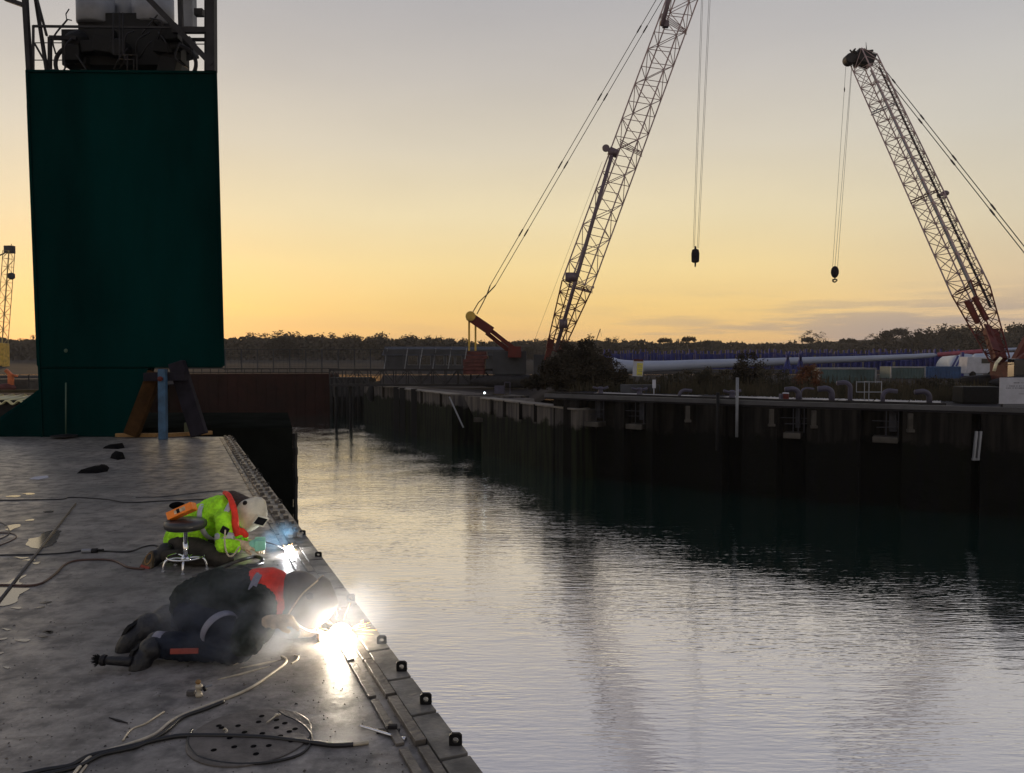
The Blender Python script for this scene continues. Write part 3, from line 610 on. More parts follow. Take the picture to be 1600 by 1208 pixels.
# corrugated lean-to left of the tower
cr_o = thing('corrugated_shelter', 'low black shelter with a sunlit wavy sheet edge left of the green tower', 'shelter', G(20, 684))
m = MB(); n = 60; x0 = P(-80, 620, 21).x; x1 = P(66, 620, 20.3).x; v = []
for i in range(n + 1):
    u = i / n; x = x0 + (x1 - x0) * u; zz = .05 * math.sin(u * 58)
    for (yy, z_) in ((20.3, P(0, 628, 20.3).z), (21.6, P(0, 618, 21.6).z)): v.append(V((x, yy, z_ + zz))); v.append(V((x, yy, z_ + zz - .035)))
fs = []
for i in range(n):
    a_ = i * 4; b_ = a_ + 4; fs += [[a_, b_, b_ + 2, a_ + 2], [a_ + 1, a_ + 3, b_ + 3, b_ + 1], [a_, a_ + 1, b_ + 1, b_], [a_ + 2, b_ + 2, b_ + 3, a_ + 3]]
m.poly(v, fs).build('wavy_sheet', M['corr'], cr_o, True)
MB().bar((x0, 21.7, P(0, 612, 21.7).z), (x1, 21.7, P(0, 611, 21.7).z), .1, .08).build('rail', M['scrub'], cr_o)
MB().box(((x0 + x1) / 2, 21.2, .35), (x1 - x0, 1.6, 1.0)).build('wall', M['black'], cr_o)
# dark pontoon behind the deck end
m = MB(); v = []
nx_, nz_ = 26, 14; X1 = P(462, 700, 21.5).x
pn = MB().prism([(-22, 21.2), (X1, 21.2), (X1 * 1.3, 27), (-22, 27)], -5.8, .05)
o = pn.build('moored_pontoon', mat('dark_pontoon_steel', (.010, .0115, .010), .95, 0, .4, .8, .6, 3, spec=.0), None, origin=(-14, 24, -5))
tag(o, 'dark flat-sided pontoon moored beyond the end of the deck', 'pontoon', )
fd = MB(); rd = random.Random(8)
for i in range(26):
    z = -5.2 + i * .2; fd.box((X1 + .02, 21.35, z), (.05 + .05 * rd.random(), .24, .2))
fd.build('fender_strip', M['black'], o)
# red caisson gate
ca = thing('dock_gate', 'rust red steel gate closing the far end of the dock', 'dock gate', (-29, 91, -5))
xa = P(180, 600, 91).x; xb_ = P(515, 600, 91).x; zt = P(400, 584, 91).z
MB().box(((xa + xb_) / 2, 93.5, (zt - 5.4) / 2), (xb_ - xa, 5, zt + 5.4)).build('hull', M['rust'], ca, bevel=.08)
m = MB()
for i in range(22):
    x = xa + (xb_ - xa) * (i + .5) / 22; m.box((x, 90.96, (zt - 5) / 2), (.08, .1, zt + 4.6))
m.build('ribs', M['rust'], ca)
m = MB(); zr = P(400, 576, 91).z
m.bar((xa, 91.3, zr), (xb_ + 1, 91.3, zr), .09, .1); m.bar((xa, 91.2, zt + .16), (xb_, 91.2, zt + .16), .3, .12)
for i in range(26):
    x = xa + (xb_ - xa) * i / 25; m.box((x, 91.3, (zt + zr) / 2), (.07, .07, zr - zt))
m.build('handrail', M['dark_steel'], ca)
# timber pier at the dock mouth
pr = thing('pile_pier', 'dark piled pier filling the gap between the red gate and the concrete quay', 'pier', (-19, 90, -5))
xa = xb_ + .1; xb2 = P(574, 620, 90).x
MB().box(((xa + xb2) / 2, 92, -1.6), (xb2 - xa, 3, 2.2)).build('deck_beam', M['dark_steel'], pr)
MB().box(((xa + xb2) / 2, 94.5, -3.2), (xb2 - xa, 2, 5)).build('back_wall', M['black'], pr)
for i in range(7):
    x = xa + (xb2 - xa) * (i + .3) / 7
    MB().tube((x, 90.6, -6), (x, 90.6, -.6), .2, 10).build('pile', M['black'], pr, True)
# ------------------------------------------------------------------ quays
def offs(p, q, w_):
    d = (V(q) - V(p)).normalized(); nrm_ = V((-d.y, d.x)); return nrm_ * w_
ql = thing('concrete_quay', 'old concrete dock wall with weed below the tide line, left of the dark jetty', 'quay wall', (L0[0], L0[1], -5))
dL = (V((*R1, 0)) - V((*L0, 0))).normalized(); nL = V((dL.y, -dL.x, 0)) * -1     # towards land
if nL.y < 0 and nL.x < 0: nL = -nL
nL = V((-dL.y, dL.x, 0)) if V((-dL.y, dL.x, 0)).x > 0 else V((dL.y, -dL.x, 0))
LL = (V((*R1, 0)) - V((*L0, 0))).length
def QL(s, o, z): p = V((*L0, 0)) + dL * s + nL * o; return V((p.x, p.y, z))
def slot(px_):      # distance along the left quay for a pixel column
    k = (px_ - 800) / F; return (L0[0] - k * L0[1]) / (k * dL.y - dL.x)
s1 = slot(706); s2 = slot(752)
for (sa, sb) in ((0, s1), (s2, LL + .6)):
    m = MB(); m.prism([tuple(QL(sa, 0, 0).xy), tuple(QL(sb, 0, 0).xy), tuple(QL(sb, 3.6, 0).xy), tuple(QL(sa, 3.6, 0).xy)], -6, -1.09); m.build('wall_face', M['quayl'], ql)
    m = MB(); m.prism([tuple(QL(sa, -.12, 0).xy), tuple(QL(sb, -.12, 0).xy), tuple(QL(sb, .9, 0).xy), tuple(QL(sa, .9, 0).xy)], -1.086, -.98); m.build('coping', mat('pale_coping', (.16, .145, .13), .8, 0, .3, 1.2, .3, 6), ql, bevel=.02)
# angled recess with a raking slipway wall
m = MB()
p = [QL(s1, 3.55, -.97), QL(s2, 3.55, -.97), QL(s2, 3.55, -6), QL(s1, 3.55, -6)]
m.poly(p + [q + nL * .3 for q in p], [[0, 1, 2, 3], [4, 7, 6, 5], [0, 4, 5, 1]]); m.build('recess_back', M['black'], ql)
m = MB(); A_ = [QL(s2 - .05, 0, -.95), QL(s2 - 1.9, 3.4, -.95), QL(s2 - .05, 3.4, -.95), QL(s2 - .05, 0, -3.0), QL(s2 - .6, 3.4, -3.0), QL(s2 - .05, 3.4, -3.0)]
m.poly(A_, [[0, 1, 2], [3, 5, 4], [0, 3, 4, 1], [1, 4, 5, 2], [0, 2, 5, 3]]); m.build('raking_wall', M['quayl'], ql)
def PL(px_, py_, o_=0.0):
    s_ = slot(px_); b_ = QL(s_, -o_, 0); return P(px_, py_, b_.y)
m = MB(); fr_ = [PL(724, 619, .1), PL(753, 620, .1), PL(753, 660, .1), PL(744, 660, .1)]; m.poly(fr_ + [p_ + nL * .9 for p_ in fr_], [[0, 1, 2, 3], [4, 7, 6, 5], [0, 4, 5, 1], [1, 5, 6, 2], [2, 6, 7, 3], [3, 7, 4, 0]]); m.build('raking_pier', M['quayl'], ql)
m = MB(); m.box(PL(751, 656, .25), (1.0, .5, .3)); m.build('pier_foot', M['conc'], ql, bevel=.02)
m = MB(); m.bar(P(702, 620, 58.2), P(724, 668, 57.6), .10, .12, (0, 1, 0)); m.build('raking_rail', M['greyl'], ql)
for s in (slot(622), slot(632), slot(650)):
    m = MB(); q = QL(s, -.18, 0); m.box((q.x, q.y, -3.6), (.5, .35, 5.4)); m.build('fender_post', M['black'], ql)
m = MB(); q = QL(slot(583), -.2, -1.9); m.ell(q, (.5, .3, .85), None, 12, 8); m.build('hanging_fender', M['black'], ql, True)
m = MB()
for s in [slot(x) for x in (600, 660, 690, 770, 790, 815, 838)]:
    q = QL(s, -.05, 0); MB().box((q.x, q.y, -1.55), (.25, .14, 1.1)).build('buttress', M['quay'], ql)
# back side of dock mouth
MB().prism([(-15.8, 84), (-15.1, 84.2), (-15.1, 93), (-15.8, 93)], -6, -.98).build('end_return', M['quay'], ql)
# right hand jetty
qr = thing('jetty', 'long dark jetty with bays, buttresses and a wet top running off the right edge', 'jetty', (R2[0], R2[1], -5))
line = [V((*R1, 0)), V((*R2, 0)), V((*R3, 0)), V((*R4, 0))]
def qpt(px_, off=0, z=0):
    k = (px_ - 800) / F
    for a_, b_ in zip(line, line[1:]):
        d = b_ - a_; t_ = (a_.x - k * a_.y) / (k * d.y - d.x)
        if -0.3 <= t_ <= 1 or b_ is line[-1]:
            d.normalize(); n_ = V((-d.y, d.x, 0)); 
            if n_.y < 0: n_ = -n_
            q = a_ + (b_ - a_) * t_ + n_ * off; return V((q.x, q.y, z)), d, n_
def strip(mb, p0, p1, o0, o1, z0, z1):
    a0 = qpt(p0, o0)[0]; a1 = qpt(p1, o0)[0]; b1 = qpt(p1, o1)[0]; b0 = qpt(p0, o1)[0]; mb.prism([tuple(q.xy) for q in (a0, a1, b1, b0)], z0, z1)
def runs(mb, p0, p1, o0, o1, z0, z1, brk=(1225, 1600)):
    xs_ = [p0] + [b for b in brk if p0 < b < p1] + [p1]
    for a_, b_ in zip(xs_, xs_[1:]): strip(mb, a_, b_, o0, o1, z0, z1)
m = MB(); runs(m, 852, 1800, 0, 5.5, -.52, -.24); m.build('deck_slab', mat('dark_jetty_deck', (.02, .019, .026), .7, 0, .3, 1, spec=.15), qr)
m = MB(); runs(m, 852, 1800, -.12, .08, -.42, -.21); m.build('edge_beam', mat('edge_beam_steel', (.05, .05, .058), .5, 0, .3, 1), qr)
m = MB(); runs(m, 856, 1480, .5, .62, -.236, -.12); m.build('kerb_beam', M['dark_steel'], qr)
m = MB(); runs(m, 852, 1800, .9, 2.5, -6, -.525); m.build('back_wall', M['quay'], qr)
# upper bulk strips: fascia bays
rd = random.Random(12); bt = []
for (x0_, x1_) in ((880, 905), (960, 975), (1010, 1020), (1090, 1130), (1160, 1215), (1262, 1345), (1412, 1520), (1535, 1700)):
    m = MB(); runs(m, x0_, x1_, 0.02, .95, -6, -.53); m.build('buttress', M['quay'], qr)
for (x0_, x1_) in ((913, 935), (978, 1003), (1225, 1252), (1365, 1405)):
    m = MB(); strip(m, x0_, x1_, -.02, 1.0, -2.0, -1.72); m.build('ledge', M['conc'], qr, bevel=.03)
    m = MB(); strip(m, x0_ + (x1_ - x0_) * .62, x1_ - 3, .45, .9, -1.5, -.55); m.build('recess_panel', M['dim'], qr)
for x in (930, 992, 1240, 1318 - 70, 1386):
    q, d, n_ = qpt(x, .1); m = MB()
    m.tube(q + V((0, 0, -.55)), q + V((0, 0, -1.7)), .025, 6); m.tube(q + d * .5 + V((0, 0, -.55)), q + d * .5 + V((0, 0, -1.7)), .025, 6)
    m.tube(q - d * .6 + V((0, 0, -1.0)), q + d * .5 + V((0, 0, -1.0)), .02, 6); m.tube(q - d * .4 + V((0, 0, -1.3)), q + d * .5 + V((0, 0, -1.25)), .02, 6)
    m.build('ladder_frame', M['dim'], qr)
for x in (1076, 1262 - 55, 1273, 1424):
    q, d, n_ = qpt(x, -.06); m = MB(); m.box(q + V((0, 0, -1.0)), (.22, .12, .8)); m.box(q + V((0, -.03, -1.38)), (.32, .2, .14)); m.build('fender_bracket', M['conc'], qr, bevel=.02)
for (x, z0_, z1_, r_, lab, mm_) in ((1155, -2.05, .92, .075, 'slim pale mooring post rising above the jetty edge', M['greyl']), (1125, -2.8, .15, .09, 'dark ragged mooring pile left of the pale post', M['black'])):
    q, d, n_ = qpt(x, -.25); o = MB().tube(q + V((0, 0, z0_)), q + V((0, 0, z1_)), r_, 12).build('mooring_post', mm_, None, True, origin=q + V((0, 0, z0_))); tag(o, lab, 'post')
q, d, n_ = qpt(1527, -.2); m = MB(); m.bar(q + V((-.08, 0, -2.5)), q + V((.02, 0, -1.28)), .09, .1, (0, 1, 0)); m.bar(q + V((.1, 0, -2.5)), q + V((.2, 0, -1.28)), .09, .1, (0, 1, 0)); m.box(q + V((.02, .02, -2.5)), (.3, .1, .1))
tag(m.build('tide_board', M['greyl'], None, origin=q), 'pale twin-strip tide board fixed low on the right end of the jetty wall', 'tide board')
# sky reflection on the wet deck, painted as pale strips
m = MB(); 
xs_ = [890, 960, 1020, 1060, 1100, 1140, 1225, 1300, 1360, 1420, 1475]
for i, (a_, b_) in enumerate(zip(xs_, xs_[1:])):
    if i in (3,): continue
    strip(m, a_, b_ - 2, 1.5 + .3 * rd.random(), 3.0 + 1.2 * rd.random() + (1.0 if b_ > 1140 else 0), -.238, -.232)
o = m.build('sky_glare_patches', M['skyglare']); tag(o, 'pale patches painted for the sky reflection on the wet jetty top', kind='structure')
# goose-neck vents and bollards on the jetty
def goose(px_, off, h, r, side, lab, m_=None):
    q, d, n_ = qpt(px_, off, -.24); R_ = .32 * side; pts = [q, q + V((0, 0, h - .3))]
    for i in range(1, 8):
        t_ = PI / 2 * i / 7; pts.append(q + V((R_ * (1 - math.cos(t_)), 0, h - .3 + .28 * math.sin(t_))))
    pts.append(pts[-1] + V((.35 * side, 0, -.04)))
    tt = thing('vent_pipe', lab, 'vent pipe', q, 'bent vent pipes on the jetty')
    MB().path(pts, r, 10).build('pipe', m_ or M['purp'], tt, True); MB().lathe(q, [(r * 1.7, 0), (r * 1.7, .04)], 14).build('flange', M['dark_steel'], tt)
goose(1242, 1.3, .62, .13, -1, 'bent vent pipe just right of the pale mooring post')
goose(1296, 1.2, .68, .14, -1, 'thick bent vent pipe in front of the teal container')
goose(1322, 2.4, .95, .11, -1, 'taller bent vent pipe left of the white handrail')
goose(1378, 1.2, .62, .1, 1, 'bent vent pipe curving right, beyond the white handrail')
goose(1453, 1.2, .62, .12, -1, 'bent vent pipe nearest the black tank')
goose(1238 - 0, 3.0, .6, .05, 1, 'thin bent vent pipe under the orange shrub')
goose(1045, 1.4, .4, .09, 1, 'low bent vent pipe left of the dark pile')
for x, lab in ((918, 'twin-horned bollard below the big dark bush'), (980, 'twin-horned bollard below the yellow sign'), (1128, 'twin-horned bollard at the dark ragged pile')):
    q, d, n_ = qpt(x, 1.5, -.24); tt = thing('bollard', lab, 'bollard', q, 'horned bollards on the jetty')
    MB().lathe(q, [(.2, 0), (.16, .1), (.13, .3), (.18, .38), (.1, .45)], 14).build('post', M['purp'], tt, True)
    MB().path([q + V((-.45, 0, .42)), q + V((-.2, 0, .34)), q + V((.2, 0, .34)), q + V((.45, 0, .44))], .07, 8).build('horns', M['purp'], tt, True)
q, d, n_ = qpt(1218, 2.0, -.24); tt = thing('marker_drum', 'small red drum with a white cap on the jetty', 'drum', q)
MB().lathe(q, [(.16, 0), (.16, .32)], 14).build('drum', M['red'], tt); MB().lathe(q + V((0, 0, .322)), [(.17, 0), (.15, .05)], 14).build('cap', M['signw'], tt)
q, d, n_ = qpt(1204, 2.0, -.24); tag(MB().box(q + V((0, 0, .15)), (.3, .3, .3)).build('junction_box', M['purp'], None, origin=q, bevel=.02), 'grey box beside the red drum', 'box')
# white handrail frame
q, d, n_ = qpt(1352, 2.8, -.24); m = MB(); w2 = .62
for dx in (-w2, 0, w2): m.tube(q + V((dx, 0, 0 if dx >= 0 else .45)), q + V((dx, 0, .98)), .022, 6)
for z_ in (.45, .95): m.tube(q + V((-w2, 0, z_)), q + V((w2, 0, z_)), .022, 6)
m.tube(q + V((0, .5, 0)), q + V((0, .5, .95)), .02, 6); m.tube(q + V((0, 0, .95)), q + V((0, .5, .95)), .02, 6)
tag(m.build('handrail', M['greyl'], None, origin=q), 'pale tubular handrail above a ladder on the jetty', 'handrail')
# black tank and board
q, d, n_ = qpt(1532, 3.0, -.24); tt = thing('black_tank', 'matt black box-shaped tank at the right end of the jetty', 'tank', q)
MB().box(q + V((0, 0, .42)), (1.75, .9, .78)).build('shell', M['black'], tt, bevel=.05); MB().box(q + V((0, 0, .015)), (1.6, .7, .05)).build('skid', M['dark_steel'], tt)
q, d, n_ = qpt(1592, .9, -.24); tt = thing('notice_board', 'large white notice board with faded lettering at the right edge', 'notice board', q)
x0_ = P(1562, 600, q.y).x; zt_ = P(1580, 590, q.y).z; zb_ = P(1580, 631, q.y).z
MB().box((x0_ + .95, q.y, (zt_ + zb_) / 2), (1.9, .05, zt_ - zb_)).build('panel', M['signw'], tt)
m = MB(); rd = random.Random(5)
for li, (zf, xs0, xs1, h_) in enumerate(((.80, .62, 1.7, .045), (.68, .30, 1.75, .05), (.60, .28, 1.72, .05), (.38, .85, 1.5, .035))):
    x = xs0
    while x < xs1:
        w_ = rd.uniform(.03, .06); zc = zb_ + (zt_ - zb_) * zf
        k_ = rd.random()
        m.box((x0_ + x, q.y - .028, zc), (w_, .006, h_ if k_ > .3 else h_ * .6)); x += w_ + (.02 if rd.random() > .2 else .07)
m.build('lettering', M['textg'], tt)
m = MB(); m.box((x0_ + .15, q.y + .06, (zb_ - .24) / 2 + .0), (.07, .06, zb_ + .26)); m.box((x0_ + 1.75, q.y + .06, (zb_ - .24) / 2), (.07, .06, zb_ + .26)); m.build('legs', M['dark_steel'], tt)
# yellow warning sign & small white sign
sg = P(997, 576, 50); tt = thing('warning_sign', 'yellow and white warning sign with a red header beside the dark bush', 'sign', (sg.x, 50, -.3))
m = MB(); m.box((sg.x, 50, (P(0, 563, 50).z + P(0, 588, 50).z) / 2), (.66, .03, P(0, 563, 50).z - P(0, 588, 50).z), Matrix.Rotation(.05, 3, 'Y')); m.build('panel', M['signw'], tt)
m = MB(); m.box((sg.x + .1, 49.975, P(0, 577, 50).z), (.36, .012, .78), Matrix.Rotation(.05, 3, 'Y')); m.build('yellow_field', M['signy'], tt)
m = MB(); m.box((sg.x + .02, 49.975, P(0, 563, 50).z), (.6, .014, .13), Matrix.Rotation(.05, 3, 'Y')); m.build('red_header', M['redpale'], tt)
m = MB()
for zz_, xx_ in ((571, .0), (573.5, .02), (578, .0), (580.5, .04), (585, .0)): m.box((sg.x + .1 + xx_, 49.966, P(0, zz_, 50).z), (.26, .008, .03))
m.build('lettering', M['textg'], tt)
m = MB(); m.box((sg.x - .2, 50.05, (P(0, 588, 50).z - .3) / 2 + .05), (.05, .05, 1.1)); m.box((sg.x + .2, 50.05, (P(0, 588, 50).z - .3) / 2 + .05), (.05, .05, 1.1)); m.build('legs', M['dark_steel'], tt)
sg = P(1022, 600, 46); tag(MB().box((sg.x, 46, sg.z), (.2, .03, .5)).box((sg.x, 46.04, (sg.z - .4) / 2), (.05, .04, sg.z + .3)).build('small_sign', M['signw'], None, origin=(sg.x, 46, -.3)), 'small upright white sign between the yellow sign and the jetty', 'sign')
sg = P(1000, 602, 47.5); tag(MB().box((sg.x, 47.5, -.02), (2.3, .8, .56)).build('concrete_block', M['grey'], None, origin=(sg.x, 47.5, -.3), bevel=.03), 'long grey block below the yellow sign', 'block')
sg = P(757, 614, 56); lo = MB().ell(sg, (.07, .07, .07), None, 12, 8).build('dock_lamp', emat('lamp_white', (.8, .95, 1), 6), None, True, origin=sg); tag(lo, 'tiny bright white lamp on the concrete quay edge', 'lamp')
sg = P(780, 606, 58); m = MB(); m.box((sg.x, 58, -.5), (.7, .2, .6)); m.tube((sg.x + .4, 58, -.9), (sg.x + .4, 58, .05), .03, 6); m.tube((sg.x + .8, 58, -.9), (sg.x + .8, 58, .05), .03, 6); m.tube((sg.x + .4, 58, .05), (sg.x + .8, 58, .05), .03, 6)
tag(m.build('quay_ladder', M['purp'], None, origin=(sg.x, 58, -.9)), 'small hooped ladder and box beside the tiny quay lamp', 'ladder')
# ------------------------------------------------------------------ footbridge truss
BY = 74.5
br = thing('truss_footbridge', 'dark lattice footbridge spanning from the red gate to the big crane', 'footbridge', (P(515, 600, BY).x, BY, -.9))
zb = P(600, 602, BY).z; zt = P(600, 578, BY).z; xa = P(515, 600, BY).x; xb2 = P(815, 600, BY).x
m = MB()
for yy in (BY, BY + 1.6):
    m.bar((xa, yy, zb), (xb2, yy, zb), .16, .2); m.bar((xa, yy, zt), (xb2, yy, zt), .12, .16)
n = 15
for i in range(n + 1):
    x = xa + (xb2 - xa) * i / n
    for yy in (BY, BY + 1.6): m.bar((x, yy, zb), (x, yy, zt), .09, .09, (0, 1, 0))
    if i < n:
        x2 = xa + (xb2 - xa) * (i + 1) / n
        for yy in (BY, BY + 1.6): m.bar((x, yy, zb if i % 2 else zt), (x2, yy, zt if i % 2 else zb), .07, .07, (0, 1, 0))
m.build('truss', M['dark_steel'], br)
m = MB(); m.box(((xa + xb2) / 2, BY + .8, zb - .02), (xb2 - xa, 1.4, .06)); m.build('walkway', M['dark_steel'], br)
m = MB(); m.box((xb2 - .6, BY + .8, (zb + zt) / 2), (1.1, 1.9, zt - zb + .1)); m.build('end_box', M['grey'], br)
m = MB(); zc = P(600, 576, BY).z
m.bar((P(350, 577, 88).x, 88, P(350, 577, 88).z), (xa, BY, zc), .1, .12); m.build('top_rail', M['dark_steel'], br)
for x in (522, 545):
    q = P(x, 620, BY); MB().tube((q.x, BY + .8, -6), (q.x, BY + .8, zb - .1), .14, 8).build('pile', M['black'], br, True)
# fence behind
fn = thing('wire_fence', 'tall wire mesh fence standing behind the dock gate', 'fence', (P(370, 575, 99).x, 99, -.3))
m = MB(); zt = P(400, 546, 99).z; xa = P(352, 575, 99).x; xb2 = P(705, 575, 99).x
m.bar((xa, 99, zt), (xb2, 99, zt), .05, .06); m.build('top_rail', M['grey'], fn)
for i in range(15):
    x = xa + (xb2 - xa) * i / 14; MB().box((x, 99, (zt - .3) / 2), (.12, .12, zt + .3)).build('post', M['grey'], fn)
m = MB()
for i in range(60):
    x = xa + (xb2 - xa) * (i + .5) / 60; m.box((x, 99, (zt - .3) / 2), (.02, .02, zt + .2))
for i in range(5): m.box(((xa + xb2) / 2, 99, .1 + i * .55), (xb2 - xa, .02, .02))
m.build('mesh', M['grey'], fn)
# grey shed with windows
sh = thing('grey_shed', 'long low grey shed with a row of dark windows beyond the footbridge', 'shed', (P(720, 575, 118).x, 118, -.1))
xa = P(600, 560, 118).x; xb2 = P(812, 560, 118).x; zt = P(700, 546, 118).z
MB().box(((xa + xb2) / 2, 121, zt / 2 - .05), (xb2 - xa, 6, zt)).build('wall', M['grey'], sh)
m = MB(); m.poly([(xa - .3, 117.7, zt - .9), (xb2 + .3, 117.7, zt - .9), (xb2 + .3, 121, zt + .45), (xa - .3, 121, zt + .45), (xb2 + .3, 124.3, zt - .9), (xa - .3, 124.3, zt - .9)], [[0, 1, 2, 3], [3, 2, 4, 5], [0, 3, 5], [1, 4, 2], [0, 5, 4, 1]]); m.build('roof', mat('blue_grey_roof', (.06, .066, .085), .75, spec=.15), sh)
for (x0_, x1_) in ((637, 653), (656, 673), (680, 694), (697, 710), (712, 722), (772, 780), (790, 802)):
    a_ = P(x0_, 559, 117.96).x; b_ = P(x1_, 559, 117.96).x; fr_ = MB().box(((a_ + b_) / 2, 117.97, 1.35), (b_ - a_, .08, 1.5)).build('window', M['greyl'], sh)
    MB().box(((a_ + b_) / 2, 117.9, 1.35), (b_ - a_ - .12, .06, 1.36)).build('pane', M['glassd'], fr_)
m = MB()
for x in (600, 632, 655, 676, 700, 724): 
    q = P(x, 560, 117.6); m.bar((q.x, 117.6, 0), (q.x + .5, 117.6, zt + .2), .12, .12, (0, 1, 0))
m.build('frame', M['greyl'], sh)
# ------------------------------------------------------------------ cranes
def lattice(mb_ch, mb_lc, a, b, w0, w1, th, period, rc, rl, end0=None):
    """four chords between a and b; section half-diagonal w0 -> w1, rotated th about the axis"""
    a = V(a); b = V(b); ax = (b - a).normalized(); side = ax.cross(V((0, 1, 0))).normalized() * -1; dep = ax.cross(side).normalized()
    n = max(2, int(round((b - a).length / period)))
    def cor(i, k):
        t_ = i / n; r = w0 + (w1 - w0) * t_; an = th + PI / 2 * k
        return a + (b - a) * t_ + side * math.cos(an) * r + dep * math.sin(an) * r
    for k in range(4):
        mb_ch.tube(cor(0, k), cor(n, k), rc, 8)
        k2 = (k + 1) % 4
        for i in range(n):
            mb_lc.tube(cor(i, k), cor(i, k2), rl, 5, cap=False)
            if (i + k) % 2: mb_lc.tube(cor(i, k), cor(i + 1, k2), rl, 5, cap=False)
            else: mb_lc.tube(cor(i, k2), cor(i + 1, k), rl, 5, cap=False)
    for k in range(4): mb_lc.tube(cor(n, k), cor(n, (k + 1) % 4), rl, 5, cap=False)
    return cor
# crane one
D1 = 70.0
c1_ = thing('lattice_crane', 'crawler crane by the big dark bush, boom leaning right past the top of the picture', 'crane', (P(820, 603, D1 + 3).x, D1 + 3, -.9), 'red lattice crawler cranes')
foot = P(866, 548, D1); mid = P(901, 447, D1); tip = P(1081, -42, D1 + 4)
ch = MB(); lc = MB(); lattice(ch, lc, mid, tip, 1.50, 1.50, R(22), 1.75, .068, .036)
ch.v += []; bo = MB(); bo.v = ch.v + lc.v; bo.f = ch.f + [[i + len(ch.v) for i in f] for f in lc.f]; bo.build('boom', M['boom'], c1_)
ch = MB(); lc = MB(); lattice(ch, lc, foot, mid, .80, 1.50, R(22), .95, .06, .034)
f_ = MB(); f_.v = ch.v + lc.v; f_.f = ch.f + [[i + len(ch.v) for i in f] for f in lc.f]
f_.bar(foot + V((-.7, 0, -.9)), foot + V((-.2, 0, 1.0)), .5, .3, (0, 1, 0)); f_.bar(foot + V((.5, 0, -.9)), foot + V((.8, 0, .6)), .35, .3, (0, 1, 0))
f_.build('boom_foot', M['red'], c1_)
m = MB(); m.path([P(868, 548, D1 - 1.2), P(902, 430, D1 - 1.3), P(930, 332, D1 - 1.3), P(956, 243, D1 - 1.3)], .17, 10)
MB().path([P(1034, 40, D1 - 1), P(1045, 0, D1 - 1), P(1060, -42, D1 - 1)], .2, 8).build('upper_stay_tube', M['tube'], c1_, True)
m.box(P(892, 433, D1 - 1.2), (.95, .6, .75)); m.box(P(880, 506, D1 - 1.0), (.7, .8, .8)); MB().box(P(1040, 38, D1 - .4), (.5, .5, .5)).build('stay_bracket', M['tube'], c1_)
m.box(P(958, 238, D1 - 1.2), (.8, .5, .6), Matrix.Rotation(.4, 3, 'Y'))
m.build('backstay_tube', M['tube'], c1_, True)
m = MB(); m.bar(P(957, 238, D1 - 1.2), P(948, 232, D1 - 1.2), .3, .3, (0, 1, 0)); m.lathe(P(947, 231, D1 - 1.4), [(.3, 0), (.33, .12), (.3, .24)], 18, (0, 1, 0)); m.build('guide_sheave', M['tube'], c1_)
m = MB(); m.tube(P(941, 252, D1), P(836, 530, D1 + 2), .012, 5); m.build('guy_line', M['rope'], c1_)
# top crossing brace clusters
m = MB()
for (yy, n_) in ((232, 4), (38, 4), (440, 5)):
    t_ = (447 - yy) / 489; c = mid.lerp(tip, t_)
    for i in range(n_): m.tube(c + V((-.9, -.9, .3 - i * .2)), c + V((1.3, .5, -.5 - i * .12)), .04, 5)
m.box(P(926, 449, D1), (.25, .2, .2)); m.build('joint_braces', M['boom'], c1_)
# head above the frame
m = MB(); m.lathe(P(1104, -38, D1 + 3.6), [(.5, 0), (.5, .5)], 18, (0, 1, 0)); m.box(P(1090, -42, D1 + 4), (1.6, 1.2, .9)); m.build('boom_head', M['red'], c1_)
# gantry and pendants
g0 = P(733, 494, D1 + 2); g1 = P(806, 547, D1 + 2)
m = MB(); m.bar(g0, P(768, 518, D1 + 2), .85, .8, (0, 1, 0)); m.bar(P(764, 514, D1 + 2), g1, .38, .3, (0, 1, 0)); m.bar(P(760, 520, D1 + 2.9), P(800, 552, D1 + 2.9), .38, .3, (0, 1, 0)); m.box(P(804, 550, D1 + 2), (1.2, 1.0, 1.0)); m.build('gantry', M['red'], c1_)
m = MB(); m.lathe(P(735, 494, D1 + 1.4), [(.42, 0), (.46, .1), (.46, 1.1), (.42, 1.2)], 18, (0, 1, 0)); m.build('gantry_sheave', M['yellow'], c1_)
m = MB()
for x in (733, 743): m.bar(P(x, 500, D1 + 2.2), P(x, 548, D1 + 2.2), .17, .12, (0, 1, 0))
m.build('gantry_rope', M['yellow'], c1_)
m = MB(); lk_ = P(757, 472, D1 + 2)
for dx, e in ((-4.5, (1046, -36)), (4.5, (1056, -36))):
    m.tube(P(741 + dx * .9, 491, D1 + 2), P(751 + dx * .8, 473, D1 + 2), .05, 6); m.tube(P(751 + dx * .8, 473, D1 + 2), P(761, 460, D1 + 2), .05, 6)
    m.tube(P(761, 460, D1 + 2), P(770 + dx * .9, 446, D1 + 2), .06, 6); m.tube(P(770 + dx * .9, 446, D1 + 2), P(e[0], e[1], D1 + 3), .035, 6)
    for u in (.16, .38, .6, .82):
        a_ = P(770 + dx * .9, 446, D1 + 2); b_ = P(e[0], e[1], D1 + 3); m.tube(a_.lerp(b_, u), a_.lerp(b_, u + .022), .075, 6)
m.build('pendants', M['rope'], c1_)
